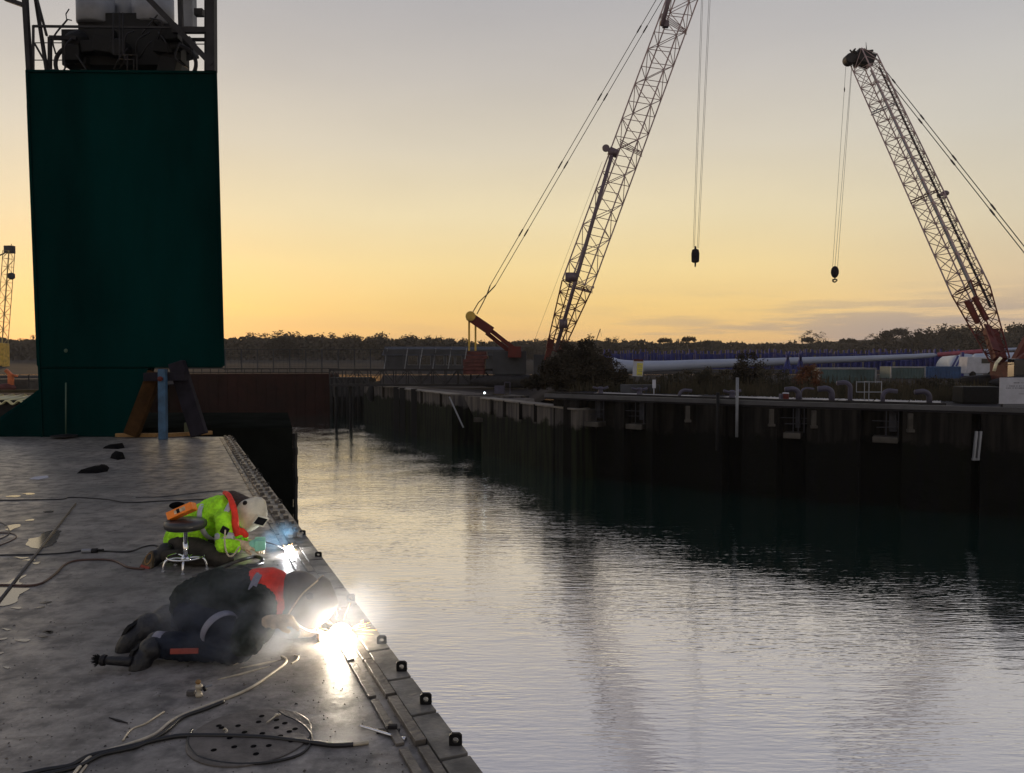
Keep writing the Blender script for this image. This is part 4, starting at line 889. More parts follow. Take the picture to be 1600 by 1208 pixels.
# machine house
def zz(y, Y): return P(800, y, Y).z
YB = D1 + 3.5
m = MB(); xa = P(770, 560, YB).x; xb2 = P(822, 560, YB).x; m.box(((xa + xb2) / 2, YB + .5, (zz(549, YB) + zz(585, YB)) / 2), (xb2 - xa, 3.2, zz(549, YB) - zz(585, YB))); m.build('machine_house', M['grey'], c1_, bevel=.05)
m = MB(); xa = P(729, 560, YB).x; xb2 = P(762, 560, YB).x
for i in range(6):
    z0_ = zz(585, YB) + i * .36; m.box(((xa + xb2) / 2 - (.25 if i < 4 else 0), YB + .5, z0_ + .17), (xb2 - xa - .2 * (i > 4), 3.4, .33))
m.build('counterweight', M['redpale'], c1_, bevel=.03)
m = MB(); xa = P(845, 570, YB).x; m.box((xa, YB - 1.2, zz(570, YB)), (1.4, 1.1, 1.9)); m.build('cab', M['grey'], c1_, bevel=.06)
m = MB()
for yy in (YB - 1.6, YB + 2.4):
    m.ell((P(800, 590, YB).x, yy, -.35), (3.9, .4, .6), None, 24, 10)
m.build('crawler_track', M['dark_steel'], c1_)
# hoist ropes and hook
hb1 = P(1086.5, 399, D1 + 4)
m = MB()
for (x, xb3) in ((1097, 1083), (1099, 1085), (1109, 1089.5), (1111, 1091.5)): m.tube(P(x, -30, D1 + 4), P(xb3, 388, D1 + 4), .017, 5)
m.build('hoist_rope', M['rope'], c1_)
m = MB(); m.lathe(hb1 - V((0, 0, .68)), [(.22, 0), (.36, .1), (.38, .85), (.30, 1.2), (.12, 1.28)], 16); m.lathe(hb1 + V((0, 0, .55)), [(.1, 0), (.08, .3)], 8)
hk = m.build('hook_block', M['mauve'], c1_, bevel=.02); MB().path([hb1 - V((0, 0, .66)), hb1 - V((0, 0, 1.0)), hb1 - V((.02, 0, 1.1))], .08, 8, lambda u: .09 - .05 * u).build('hook', M['dark_steel'], hk)
# crane two
c2_ = thing('lattice_crane', 'red-footed crawler crane at the right edge, its boom leaning left', 'crane', (P(1590, 600, 54).x, 54, -.3), 'red lattice crawler cranes')
D2 = 56.0; D2t = 82.0
def D2f(py): t_ = (560 - py) / (560 - 92); return 1 / ((1 - t_) / D2 + t_ / D2t)
foot = P(1562, 562, D2); mid = P(1517, 455, D2f(455)); tip = P(1349, 92, D2t)
ch = MB(); lc = MB(); lattice(ch, lc, mid, tip, 1.30, 1.30, R(-28) , 1.55, .06, .034)
bo = MB(); bo.v = ch.v + lc.v; bo.f = ch.f + [[i + len(ch.v) for i in f] for f in lc.f]
bo.build('boom', M['boom'], c2_)
ch = MB(); lc = MB(); lattice(ch, lc, foot, mid, .62, 1.30, R(-28), .8, .055, .03)
f_ = MB(); f_.v = ch.v + lc.v; f_.f = ch.f + [[i + len(ch.v) for i in f] for f in lc.f]
f_.bar(foot, P(1547, 516, D2f(516)), .85, .5, (0, 1, 0)); f_.bar(P(1557, 548, D2 - .6), P(1543, 508, D2f(508) - .6), .55, .1, (0, 1, 0))
for a_, b_ in (((1510, 470), (1528, 505)), ((1522, 464), (1542, 500))): f_.bar(P(*a_, D2 + 2), P(*b_, D2 + 2), .28, .3, (0, 1, 0))
f_.build('boom_foot', M['red'], c2_)
m = MB(); pa = P(1374, 105, D2t - 1); pb = P(1548, 480, D2f(480) - 1); m.path([pa, pb], .09, 8); m.path([pa + V((.35, 0, 0)), pb + V((.3, 0, 0))], .03, 6)
for i in range(60): q_ = pa.lerp(pb, i / 59); m.tube(q_ + V((-.05, 0, 0)), q_ + V((.38, 0, .1)), .022, 4)
m.build('boom_walkway', M['dark_steel'], c2_)
m = MB(); m.path([P(1361, 110, D2t - 1.4), P(1532, 480, D2f(480) - 1.2)], .1, 8); m.build('pale_pipe', M['greyl'], c2_, True)
m = MB(); q_ = P(1466, 306, D2f(306) - .5); m.bar(q_, P(1474, 303, D2f(303) - .5), .3, .3, (0, 1, 0)); m.ell(P(1477, 302, D2f(302) - .5), (.32, .25, .24)); m.build('guide_sheave', M['tube'], c2_)
for yy, xx in ((167, 1385), (305, 1447), (448, 1517)):
    m = MB(); Yd = D2f(yy)
    for i in range(2): m.tube(P(xx - 24, yy + 9 + i * 4, Yd - .8), P(xx + 16, yy - 8 + i * 3, Yd - .8), .06, 6)
    m.build('joint_brace', M['greyl'] if yy < 200 else M['redpale'], c2_)
# head
m = MB(); rd = random.Random(9)
m.box(P(1349, 92, D2t), (1.9, 1.4, 1.1), Matrix.Rotation(.35, 3, 'Y')); m.lathe(P(1331, 90, D2t - .6), [(.5, 0), (.56, .15), (.56, 1.0), (.5, 1.1)], 18, (0, 1, 0)); m.lathe(P(1357, 84, D2t - .4), [(.4, 0), (.45, .8)], 14, (0, 1, 0))
for i in range(16): m.box(P(rd.uniform(1326, 1364), rd.uniform(79, 100), D2t + rd.uniform(-.6, .6)), (rd.uniform(.15, .6), .4, rd.uniform(.15, .5)), Matrix.Rotation(rd.uniform(-1, 1), 3, 'Y'))
m.tube(P(1354, 80, D2t), P(1353, 66, D2t), .06, 5, .02); m.tube(P(1331, 82, D2t), P(1328, 78, D2t), .08, 5); m.tube(P(1335, 100, D2t), P(1337, 106, D2t), .2, 6)
m.build('boom_head', M['dark_steel'], c2_)
m = MB()
for (x, xb3, yb) in ((1322, 1301, 417), (1331, 1304.5, 417), (1331.8, 1308.5, 419)): m.tube(P(x, 97, D2t), P(xb3, yb, D2t), .018, 5)
m.ell(P(1319.5, 140, D2t), (.06, .06, .25)); m.build('hoist_rope', M['rope'], c2_)
hb2 = P(1304.5, 425, D2t); m = MB(); m.ell(hb2, (.42, .25, .62)); hk = m.build('hook_block', M['mauve'], c2_, True)
MB().path(cat([hb2 - V((0, 0, .55)), hb2 - V((0, 0, .75)), hb2 - V((.22, 0, .9)), hb2 - V((0, 0, 1.05)), hb2 - V((-.25, 0, .86))], 5), .07, 8).tube(hb2 - V((-.25, 0, .78)), hb2 - V((.25, 0, .78)), .06, 6).build('hook', M['dark_steel'], hk)
m = MB()
for (a_, e) in (((1365, 87), (1650, 448)), ((1361, 92), (1650, 458))):
    A_ = P(*a_, D2t); B_ = P(*e, D2 + 1); m.tube(A_, B_, .035, 6)
    for u in (.14, .33, .52, .72): m.tube(A_.lerp(B_, u), A_.lerp(B_, u + .02), .075, 6)
m.build('pendants', M['rope'], c2_)
m = MB(); m.bar(P(1650, 452, D2 + 1), P(1586, 566, D2 + 1), .5, .5, (0, 1, 0)); m.bar(P(1650, 452, D2 + 1), P(1690, 560, D2 + 1), .4, .4, (0, 1, 0)); m.bar(P(1575, 575, D2), P(1612, 548, D2), .35, .35, (0, 1, 0)); m.build('gantry', M['red'], c2_)
m = MB(); q_ = P(1625, 580, D2); m.box((q_.x, D2 + .8, .85), (4.4, 3, 1.5)); m.build('machine_house', M['redpale'], c2_, bevel=.05)
m = MB(); m.box((P(1580, 570, D2).x, D2 - .6, zz(577, D2)), (.8, .9, 1.5)); m.build('cab', M['glassd'], c2_, bevel=.1)
m = MB(); m.path([P(1553, 580, D2 - 1.1), P(1557, 567, D2 - 1.1), P(1564, 559, D2 - 1.1)], .11, 8); m.build('cab_guard', mat('cream_guard', (.8, .75, .55), .3), c2_, True)
m = MB()
for yy in (D2 - 1.4, D2 + 2.4): m.ell((P(1600, 590, D2).x, yy, .15), (3.4, .4, .5), None, 24, 10)
m.build('crawler_track', M['dark_steel'], c2_)
# crane three at the left edge
D3 = 150.0
c3_ = thing('lattice_crane', 'distant yellow lattice crane at the left edge of the picture', 'crane', (P(0, 590, D3).x, D3, 0))
ch = MB(); lc = MB(); lattice(ch, lc, P(3, 540, D3), P(14, 392, D3), .95, .95, R(30), 1.5, .07, .04)
bo = MB(); bo.v = ch.v + lc.v; bo.f = ch.f + [[i + len(ch.v) for i in f] for f in lc.f]; bo.build('boom', mat('pale_yellow_paint', (.42, .33, .14), .5), c3_)
m = MB(); m.box(P(15, 390, D3), (1.6, 1, 1.4)); m.tube(P(17, 386, D3), P(18, 381, D3), .05, 5); m.bar(P(7, 396, D3), P(-8, 402, D3), .2, .2, (0, 1, 0)); m.build('boom_head', M['grey'], c3_)
m = MB(); m.lathe(P(18, 437, D3), [(.2, 0), (.6, .3), (.6, 1.1), (.2, 1.3)], 12); m.tube(P(18, 432, D3), P(19, 392, D3), .03, 5); m.build('hook_block', M['grey'], c3_)
m = MB(); m.box(P(4, 556, D3), (1.5, 2, 4.8)); m.box(P(0, 577, D3), (2.4, 2, 1.6)); m.build('tower_base', M['yellow'], c3_, bevel=.1)
# yellow excavator like orange machine beside it
ex = thing('orange_excavator', 'small orange excavator on the pale ground left of the green tower', 'excavator', (P(16, 608, 60).x, 60, -.3))
m = MB(); m.bar(P(17, 606, 60), P(17, 585, 60), .35, .3, (0, 1, 0)); m.bar(P(17, 586, 60), P(9, 578, 60), .25, .25, (0, 1, 0)); m.bar(P(17, 585, 60), P(28, 588, 60), .15, .15, (0, 1, 0)); m.build('arm', mat('orange_paint', (.5, .12, .03), .5), ex, bevel=.03)
m = MB(); m.ell(P(10, 606, 60), (.7, .5, .35)); m.build('body', M['redpale'], ex, True)
sg = P(45, 600, 58); tag(MB().tube((sg.x, 58, -.3), P(45, 586, 58), .05, 6).box(P(50, 596, 58), (.5, .03, .03)).build('site_post', M['dark_steel'], None, origin=(sg.x, 58, -.3)), 'thin dark post on the pale ground left of the green tower', 'post')
m = MB(); m.box(P(0, 601, 62), (6, 2, .9)); tag(m.build('barrier_wall', M['conc'], None, origin=P(0, 606, 62)), 'low pale wall behind the corrugated shelter', 'wall')
sg = P(930, 530, 200); m = MB(); m.tube(P(926, 548, 200), P(938, 514, 200), .12, 6); m.tube(P(938, 516, 200), P(940, 526, 200), .03, 4)
tag(m.build('far_crane_jib', M['grey'], None, origin=P(926, 560, 200)), 'slim crane jib poking above the trees right of the dark bush', 'crane')
# ------------------------------------------------------------------ yard: blade, racks, containers
bl = thing('turbine_blade', 'very long white wind turbine blade lying on blue frames, thick end at the left', 'turbine blade', (P(955, 580, 105).x, 105, -.3))
pts = [(952, 571, 105), (985, 573, 105), (1040, 572, 104), (1100, 569, 103), (1180, 566.5, 102), (1260, 563.5, 101), (1340, 561, 99), (1420, 557.5, 96), (1465, 554.5, 94)]
m = MB(); m.path(cat([P(*p) for p in pts], 5), 1, 20, lambda u: (1.10 if u < .04 else 1.12 - 1.0 * (u ** .55) * .86) if u < 1 else .1); m.build('shell', M['white'], bl, True)
m = MB(); m.path(cat([P(1465, 554.5, 94), P(1500, 551.5, 93), P(1535, 549, 92)], 4), .26, 12); m.build('red_band', mat('tip_red', (.28, .06, .09), .5), bl, True)
m = MB(); m.path(cat([P(1535, 549, 92), P(1570, 546.5, 91), P(1640, 543, 90)], 4), .24, 12, lambda u: .24 - .1 * u); m.build('tip', M['white'], bl, True)
rk = None; rd = random.Random(21)
for i in range(58):
    x = 948 + i * 9.6; Yr = 122 - i * .25; hh = rd.uniform(545.5, 550)
    q = P(x, 560, Yr)
    if rk is None:
        rk = thing('blade_rack', 'blue steel storage frame in the long row behind the white blade', 'storage frame', (q.x, Yr, -.05), 'blue storage frames behind the blade')
        W0 = (q.x, Yr); zt = P(0, 546, Yr).z; m = MB()
        for dx in (-.34, .34): m.box((q.x + dx, Yr, zt / 2), (.18, .18, zt))
        m.box((q.x, Yr, zt * .80), (.7, .14, .16)); m.box((q.x, Yr, zt * .45), (.7, .14, .16)); m.build('upright_frame', M['blue'], rk)
        m = MB(); m.box((q.x, Yr + 1.4, zt * .42), (.8, .1, zt * .8)); m.box((q.x + .1, Yr + .7, .1), (.8, 1.6, .18)); m.build('back_panel', M['blue'], rk)
        o = rk
    else:
        o = copy_tree(rk); o.location = (q.x, Yr + rd.uniform(-.5, .5), -.05)
    o.scale = (rd.uniform(.85, 1.2), 1, (P(0, hh, Yr).z + .05) / zt)
# two supports in front
for x, lab in ((1230, 'left blue cradle holding the blade in front'), (1250, 'right blue cradle holding the blade in front')):
    q = P(x, 560, 98); m = MB(); m.bar((q.x - .5, 98, -.2), (q.x + .3, 98, P(0, 549, 98).z), .25, .25, (0, 1, 0)); m.bar((q.x + .5, 98, -.2), (q.x - .1, 98, P(0, 552, 98).z), .25, .25, (0, 1, 0)); m.bar((q.x - .5, 98, P(0, 575, 98).z), (q.x + .5, 98, P(0, 575, 98).z), .2, .2)
    tag(m.build('blade_cradle', M['blue'], None, origin=(q.x, 98, -.3)), lab, 'cradle')
q = P(1503, 580, 88); m = MB(); m.box((q.x, 88, P(0, 575, 88).z), (.28, .28, P(0, 552, 88).z - P(0, 601, 88).z)); m.bar(P(1503, 556, 88), P(1494, 572, 88), .15, .15, (0, 1, 0)); m.bar(P(1497, 556, 88), P(1488, 573, 88), .15, .15, (0, 1, 0))
tag(m.build('blade_cradle', M['blue'], None, origin=(q.x, 88, -.3)), 'blue cradle under the blade right next to the white tower section', 'cradle')
def container(x0_, x1_, y0_, Y, m_, lab, rib=.28):
    a_ = P(x0_, y0_, Y); b_ = P(x1_, y0_, Y); t_ = thing('container', lab, 'container', ((a_.x + b_.x) / 2, Y, -.3))
    MB().box(((a_.x + b_.x) / 2, Y + 1.2, (a_.z - .3) / 2), (b_.x - a_.x, 2.4, a_.z + .3)).build('shell', m_, t_)
    m = MB(); x = a_.x + .2
    while x < b_.x - .2: m.box((x, Y - .02, (a_.z - .3) / 2), (rib * .4, .06, a_.z - .05)); x += rib
    m.build('corrugation', m_, t_)
    m = MB(); m.box(((a_.x + b_.x) / 2, Y - .03, a_.z - .05), (b_.x - a_.x + .06, .1, .14)); 
    for xx in (a_.x, b_.x): m.box((xx, Y - .03, (a_.z - .3) / 2), (.13, .11, a_.z + .2))
    m.build('frame', M['greyl'] if m_ is M['teal'] else m_, t_)
container(1280, 1368, 575, 66, M['teal'], 'pale teal container behind the handrail, end to end with the blue ones')
container(1392, 1445, 573, 80, M['teal'], 'dull blue-grey container between the teal one and the bright blue one')
container(1447, 1500, 573, 80, M['bluebox'], 'bright blue container left of the white tower section')
q = P(1532, 572, 92); t_ = thing('tower_section', 'white tubular turbine tower section lying behind the right-hand crane', 'tower section', (q.x, 92, -.1))
MB().lathe((q.x - 1.9, 91.5, P(0, 577, 92).z), [(.4, -.01), (1.75, 0), (1.8, .1), (1.8, 9), (.4, 9.02)], 32, (.35, 1, 0)).build('tube', M['wtower'], t_, True)
MB().lathe((P(1522, 563, 89).x, 89, P(0, 563, 89).z), [(.3, 0), (.75, .2), (.75, 5), (.3, 5.2)], 20, (1, .1, .03)).build('hub_fairing', M['wtower'], t_, True)
q = P(1534, 582, 84); t_ = thing('white_van', 'small pale van parked below the white tower section', 'van', (q.x, 84, -.3))
m = MB(); m.poly([(q.x - 1.6, 84, .1), (q.x + 1.6, 84, .1), (q.x + 1.6, 84, 1.2), (q.x + 1.0, 84, 1.9), (q.x - 1.5, 84, 1.9)] + [(q.x - 1.6, 85.7, .1), (q.x + 1.6, 85.7, .1), (q.x + 1.6, 85.7, 1.2), (q.x + 1.0, 85.7, 1.9), (q.x - 1.5, 85.7, 1.9)], [[0, 1, 2, 3, 4], [9, 8, 7, 6, 5], [0, 5, 6, 1], [1, 6, 7, 2], [2, 7, 8, 3], [3, 8, 9, 4], [4, 9, 5, 0]]); m.build('body', M['signw'], t_, bevel=.08)
MB().box((q.x + .5, 83.98, 1.45), (1.1, .05, .5)).build('window', M['glassd'], t_)
for dx in (-.95, .95): MB().lathe((q.x + dx, 83.95, .03), [(.1, 0), (.32, .02), (.32, .2)], 16, (0, 1, 0)).build('wheel', M['black'], t_)
# ------------------------------------------------------------------ vegetation
def crown(mb, c, rx, ry, rz, nc, nl, ls, rd, crs=.33, top=False):
    for i in range(nc):
        while True:
            u = V((rd.uniform(-1, 1), rd.uniform(-1, 1), rd.uniform(-.85, 1)))
            if .25 < u.length < 1: break
        if top: u.z = abs(u.z) * .8 + .1
        cc = V(c) + V((u.x * rx, u.y * ry, u.z * rz)); r = crs * min(rx, rz) * rd.uniform(.6, 1.3)
        for j in range(nl):
            d = V((rd.gauss(0, 1), rd.gauss(0, 1), rd.gauss(0, .8))).normalized() * r * rd.random() ** .5
            p = cc + d; a_ = V((rd.gauss(0, 1), rd.gauss(0, 1), rd.gauss(0, 1))).normalized() * ls * rd.uniform(.5, 1.2); b_ = a_.orthogonal().normalized() * ls * rd.uniform(.3, .8)
            b0 = len(mb.v); mb.v += [p - a_, p + b_, p + a_, p - b_]; mb.f.append([b0, b0 + 1, b0 + 2, b0 + 3])
def trunk(mb, c, h, r, rd, nb=6, spread=1.5):
    c = V(c); top = c + V((rd.uniform(-.2, .2) * h * .2, 0, h)); mb.path([c, c.lerp(top, .5) + V((.05 * h * rd.uniform(-1, 1), 0, 0)), top], r, 7, lambda u: r * (1 - .6 * u))
    for i in range(nb):
        t_ = rd.uniform(.35, .95); p = c.lerp(top, t_); an = rd.uniform(0, 2 * PI); e = p + V((math.cos(an) * spread, math.sin(an) * spread, rd.uniform(.4, 1) * spread * .9))
        mb.path([p, p.lerp(e, .5) + V((0, 0, -.08 * spread)), e], r * .4, 5, lambda u: r * (.4 - .3 * u))
rd = random.Random(77)
protos = []
for k in range(6):
    t_ = thing('tree', 'x', 'tree', (0, 0, 0)); mt = MB(); mc_ = MB()
    if k < 3:      # rounded
        trunk(mt, (0, 0, 0), 6, .25, rd, 7, 2); crown(mc_, (0, 0, 5.6), 4.2 + k * .6, 3.4, 4.4, 60, 46, .40, rd, .36)
    elif k == 3:   # umbrella pine
        trunk(mt, (0, 0, 0), 8, .22, rd, 8, 2.4); crown(mc_, (0, 0, 8.4), 3.6, 3, 1.7, 34, 44, .32, rd, .5, True)
    elif k == 4:   # sparse, branchy
        trunk(mt, (0, 0, 0), 8, .2, rd, 12, 2.8); crown(mc_, (0, 0, 7.6), 3.4, 3, 2.8, 30, 22, .26, rd, .32)
    else:          # narrow
        trunk(mt, (0, 0, 0), 8, .18, rd, 5, .8); crown(mc_, (0, 0, 7), 1.3, 1.3, 4, 22, 26, .32, rd, .5)
    mt.build('trunk', M['bark'], t_); mc_.build('crown', M['far'], t_, recalc=False); protos.append(t_)
used = set()
zones = [(-40, 70, 'distant bare-topped tree on the skyline left of the green tower'), (350, 470, 'distant tree on the skyline just right of the green tower'), (470, 640, 'distant rounded tree on the skyline above the footbridge'), (640, 860, 'distant tree on the skyline behind the left crane'),
         (950, 1100, 'distant small tree above the left end of the blue frames'), (1100, 1360, 'distant small tree above the middle of the blue frames'), (1360, 1640, 'large distant tree behind the right-hand crane')]
def zone(x):
    for a_, b_, l_ in zones:
        if a_ <= x < b_: return l_
    return 'distant tree behind the dark bush'
# (px, top y, kind, width factor)
TR = [(0, 528, 4, 1), (18, 530, 5, 1), (38, 529, 4, 1), (58, 524, 4, .9), (74, 528, 1, 1)]
TR += [(398, 520, 4, 1.2), (420, 521, 4, 1), (355, 532, 0, 1), (375, 530, 1, 1), (440, 527, 2, 1), (455, 519, 2, 1.3), (475, 524, 1, 1.1), (511, 521, 0, 1), (530, 528, 2, 1), (548, 524, 1, .9), (568, 526, 4, 1), (590, 521, 2, 1.0), (610, 531, 0, 1), (640, 525, 1, 1), (660, 530, 2, 1), (676, 526, 0, 1), (700, 532, 1, 1), (727, 529, 2, .9), (752, 533, 0, 1), (780, 536, 1, 1), (800, 534, 2, .8), (822, 532, 0, 1), (846, 530, 1, 1), (880, 532, 2, 1), (905, 534, 0, 1)]
TR += [(955, 528, 1, 1), (975, 531, 0, 1), (1000, 535, 2, 1), (1022, 536, 0, .8), (1040, 529, 3, 1), (1062, 530, 4, .8), (1077, 527, 3, .9), (1105, 534, 3, .7), (1121, 533, 3, .7), (1150, 532, 5, .7), (1160, 538, 5, .6), (1185, 537, 0, .8), (1235, 531, 5, .8), (1243, 530, 5, .7), (1270, 517, 4, 1.3), (1262, 528, 3, .8), (1325, 530, 3, 1.1), (1345, 534, 0, .9), (1366, 522, 4, 1.2)]
TR += [(1385, 519, 1, 1), (1400, 515, 3, 1.3), (1420, 513, 4, 1.3), (1437, 514, 2, 1), (1460, 518, 4, 1), (1478, 514, 1, 1.1), (1495, 509, 2, 1.3), (1515, 510, 0, 1.3), (1538, 514, 1, 1.1), (1560, 514, 2, 1.1), (1582, 511, 0, 1.2), (1600, 506, 2, 1.3), (1625, 506, 1, 1.2)]
ZT = {}
TOPS = [10.0, 10.0, 10.0, 10.0, 10.3, 11.0]
for (x, ty, k, wf) in TR:
    Y = rd.uniform(330, 385); q = P(x, ty, Y); H = q.z + .2
    s_ = H / TOPS[k]; o = protos[k] if k not in used else copy_tree(protos[k]); used.add(k)
    if k < 3 and x < 900: wf *= 1.35
    o.location = (q.x, Y, -.2); o.scale = (s_ * wf * 1.0, s_ * wf, s_); o.rotation_euler = (0, 0, rd.uniform(0, 6.28) if k != 4 else 0)
    o['group'] = zone(x).replace('distant ', '').replace('tree', 'trees', 1); ZT.setdefault(zone(x), []).append((x, o))
ORD = 'first second third fourth fifth sixth seventh eighth ninth tenth eleventh twelfth thirteenth fourteenth fifteenth sixteenth seventeenth'.split()
for z_, l_ in ZT.items():
    for i, (x, o) in enumerate(sorted(l_, key=lambda t: t[0])): o['label'] = ORD[i] + ' from the left: ' + z_
# woodland mass at their feet
m = MB(); rd = random.Random(5)
for i in range(26000):
    x = rd.uniform(-270, 290); Y = rd.uniform(345, 400); h = hillz(x) * (.98 + .16 * noise.noise(V((x * .09, 7, 1)))) * rd.random() ** .6
    p = V((x * Y / 380, Y, h)); a_ = V((rd.gauss(0, 1), rd.gauss(0, .5), rd.gauss(0, 1))).normalized() * rd.uniform(.5, 1.1); b_ = a_.orthogonal().normalized() * rd.uniform(.4, .8)
    b0 = len(m.v); m.v += [p - a_, p + b_, p + a_, p - b_]; m.f.append([b0, b0 + 1, b0 + 2, b0 + 3])
tag(m.build('woodland', M['far'], recalc=False), 'dark continuous band of far-off woodland under the skyline', 'woodland', kind='stuff')
# nearer bushes: (name, px, base Y, width px, top y, material, clumps, leaf, label)
def bush(x, Y, wpx, ty, m_, nc, ls, lab, seed, name='bush', base=-.35, depth=1.0):
    r_ = random.Random(seed); w_ = wpx * Y / F / 2; top = P(x, ty, Y).z; cx_ = P(x, ty, Y).x; h = top - base
    t_ = thing(name, lab, 'bush' if name == 'bush' else 'tree', (cx_, Y, base)); mt = MB()
    for i in range(5): e = V((cx_ + r_.uniform(-.6, .6) * w_, Y + r_.uniform(-.4, .4), base + h * r_.uniform(.5, .8))); mt.path([V((cx_, Y, base)), V((cx_, Y, base)).lerp(e, .5) + V((.1, 0, 0)), e], .05, 6, lambda u: .07 - .045 * u)
    mt.build('stem', M['bark'], t_); mc_ = MB(); crown(mc_, (cx_, Y, base + h * .48), w_ * .88, w_ * depth, h * .47, nc, 60, ls, r_, .36); mc_.build('foliage', m_, t_, recalc=False)
    return t_
BU = M['bush']
bush(905, 52, 118, 545, BU, 110, .10, 'big dark bush beside the foot of the left crane', 1)
bush(914, 51.6, 48, 517, BU, 45, .09, 'tall pointed dark bush rising from the middle of the big bush', 2)
bush(890, 53, 46, 526, BU, 40, .09, 'dark bush rising just left of the pointed bush', 11)
bush(936, 52.5, 48, 541, BU, 40, .09, 'dark bush just right of the pointed bush', 12)
bush(868, 52, 60, 553, BU, 50, .10, 'low dark bush under the crane boom foot', 3)
bush(962, 51, 46, 566, BU, 40, .09, 'dark shoulder bush left of the yellow sign', 4)
bush(840, 54, 60, 578, BU, 50, .1, 'low dark scrub bush right of the footbridge end', 13)
bush(1075, 50, 80, 576, M['scrub'], 55, .07, 'grey brown bush right of the yellow sign', 5)
bush(1115, 49, 70, 572, M['scrub'], 55, .07, 'brown bush in front of the blade, left of the tall dark bush', 6)
bush(1170, 49, 56, 549, BU, 60, .08, 'tall dark bush in front of the blade behind the pale mooring post', 7)
bush(1205, 47, 60, 574, M['scrub'], 45, .07, 'brown bush between the tall dark bush and the orange shrub', 8)
bush(1262, 45, 44, 566, M['autumn'], 55, .06, 'orange brown autumn shrub left of the teal container', 9)
bush(1400, 43.5, 70, 594, M['scrub'], 45, .06, 'low brown scrub right of the handrail', 10)
bush(1465, 43, 80, 588, BU, 50, .06, 'dark low scrub in front of the blue container', 14)
bush(1300, 46, 40, 600, M['scrub'], 20, .06, 'small scrub under the teal container', 15)
bush(1035, 49, 60, 588, M['scrub'], 35, .07, 'low bush behind the small white sign', 16)
m = MB(); rd = random.Random(31)
for i in range(9000):
    px_ = rd.uniform(830, 1560); off = rd.uniform(4.2, 13); q, d, n_ = qpt(px_, off, -.3); h = rd.uniform(.12, .75) * (1 if rd.random() > .15 else 1.6); l_ = V((rd.gauss(0, .12), rd.gauss(0, .1), h)); w_ = V((.03, 0, 0))
    b0 = len(m.v); m.v += [q - w_, q + w_, q + l_ + w_ * .3, q + l_ - w_ * .3]; m.f.append([b0, b0 + 1, b0 + 2, b0 + 3])
tag(m.build('rough_grass', M['scrub'], recalc=False), 'rough brown grass and reeds behind the jetty', 'grass', kind='stuff')
#PEOPLE
# ------------------------------------------------------------------ welding arcs
def arc(label, c, r, strength, col, nsp, seed, sr):
    t_ = thing('welding_arc', label, 'welding arc', c, 'blinding welding arcs')
    MB().ell(c, (r, r, r), None, 16, 10).build('arc_core', emat('arc_' + str(seed), col, strength), t_, True)
    m = MB(); r_ = random.Random(seed)
    for i in range(nsp):
        d = V((r_.gauss(0, 1), r_.gauss(0, .8), abs(r_.gauss(.1, .8)))).normalized(); a_ = r_.uniform(1.2 * r, sr * .7); l_ = r_.uniform(.02, .4) * sr
        p = c + d * a_; p.z = max(.012, p.z - a_ * a_ * .6); q_ = c + d * (a_ + l_); q_.z = max(.01, q_.z - (a_ + l_) ** 2 * .6); m.tube(p, q_, .0016, 4, .0006)
    tag(m.build('sparks', emat('spark_' + str(seed), (1, .55, .18), 9), t_), kind='stuff')
    return t_
ARC1 = P(532, 992, 5.42); ARC2 = P(452, 860, 7.84)
arc('brighter larger welding arc under the helmet of the dark-clad welder', ARC1, .078, 175, (1, .86, .66), 42, 1, .30)
arc('smaller welding arc in front of the hi-vis welder', ARC2, .045, 150, (.97, .97, 1), 8, 2, .08)
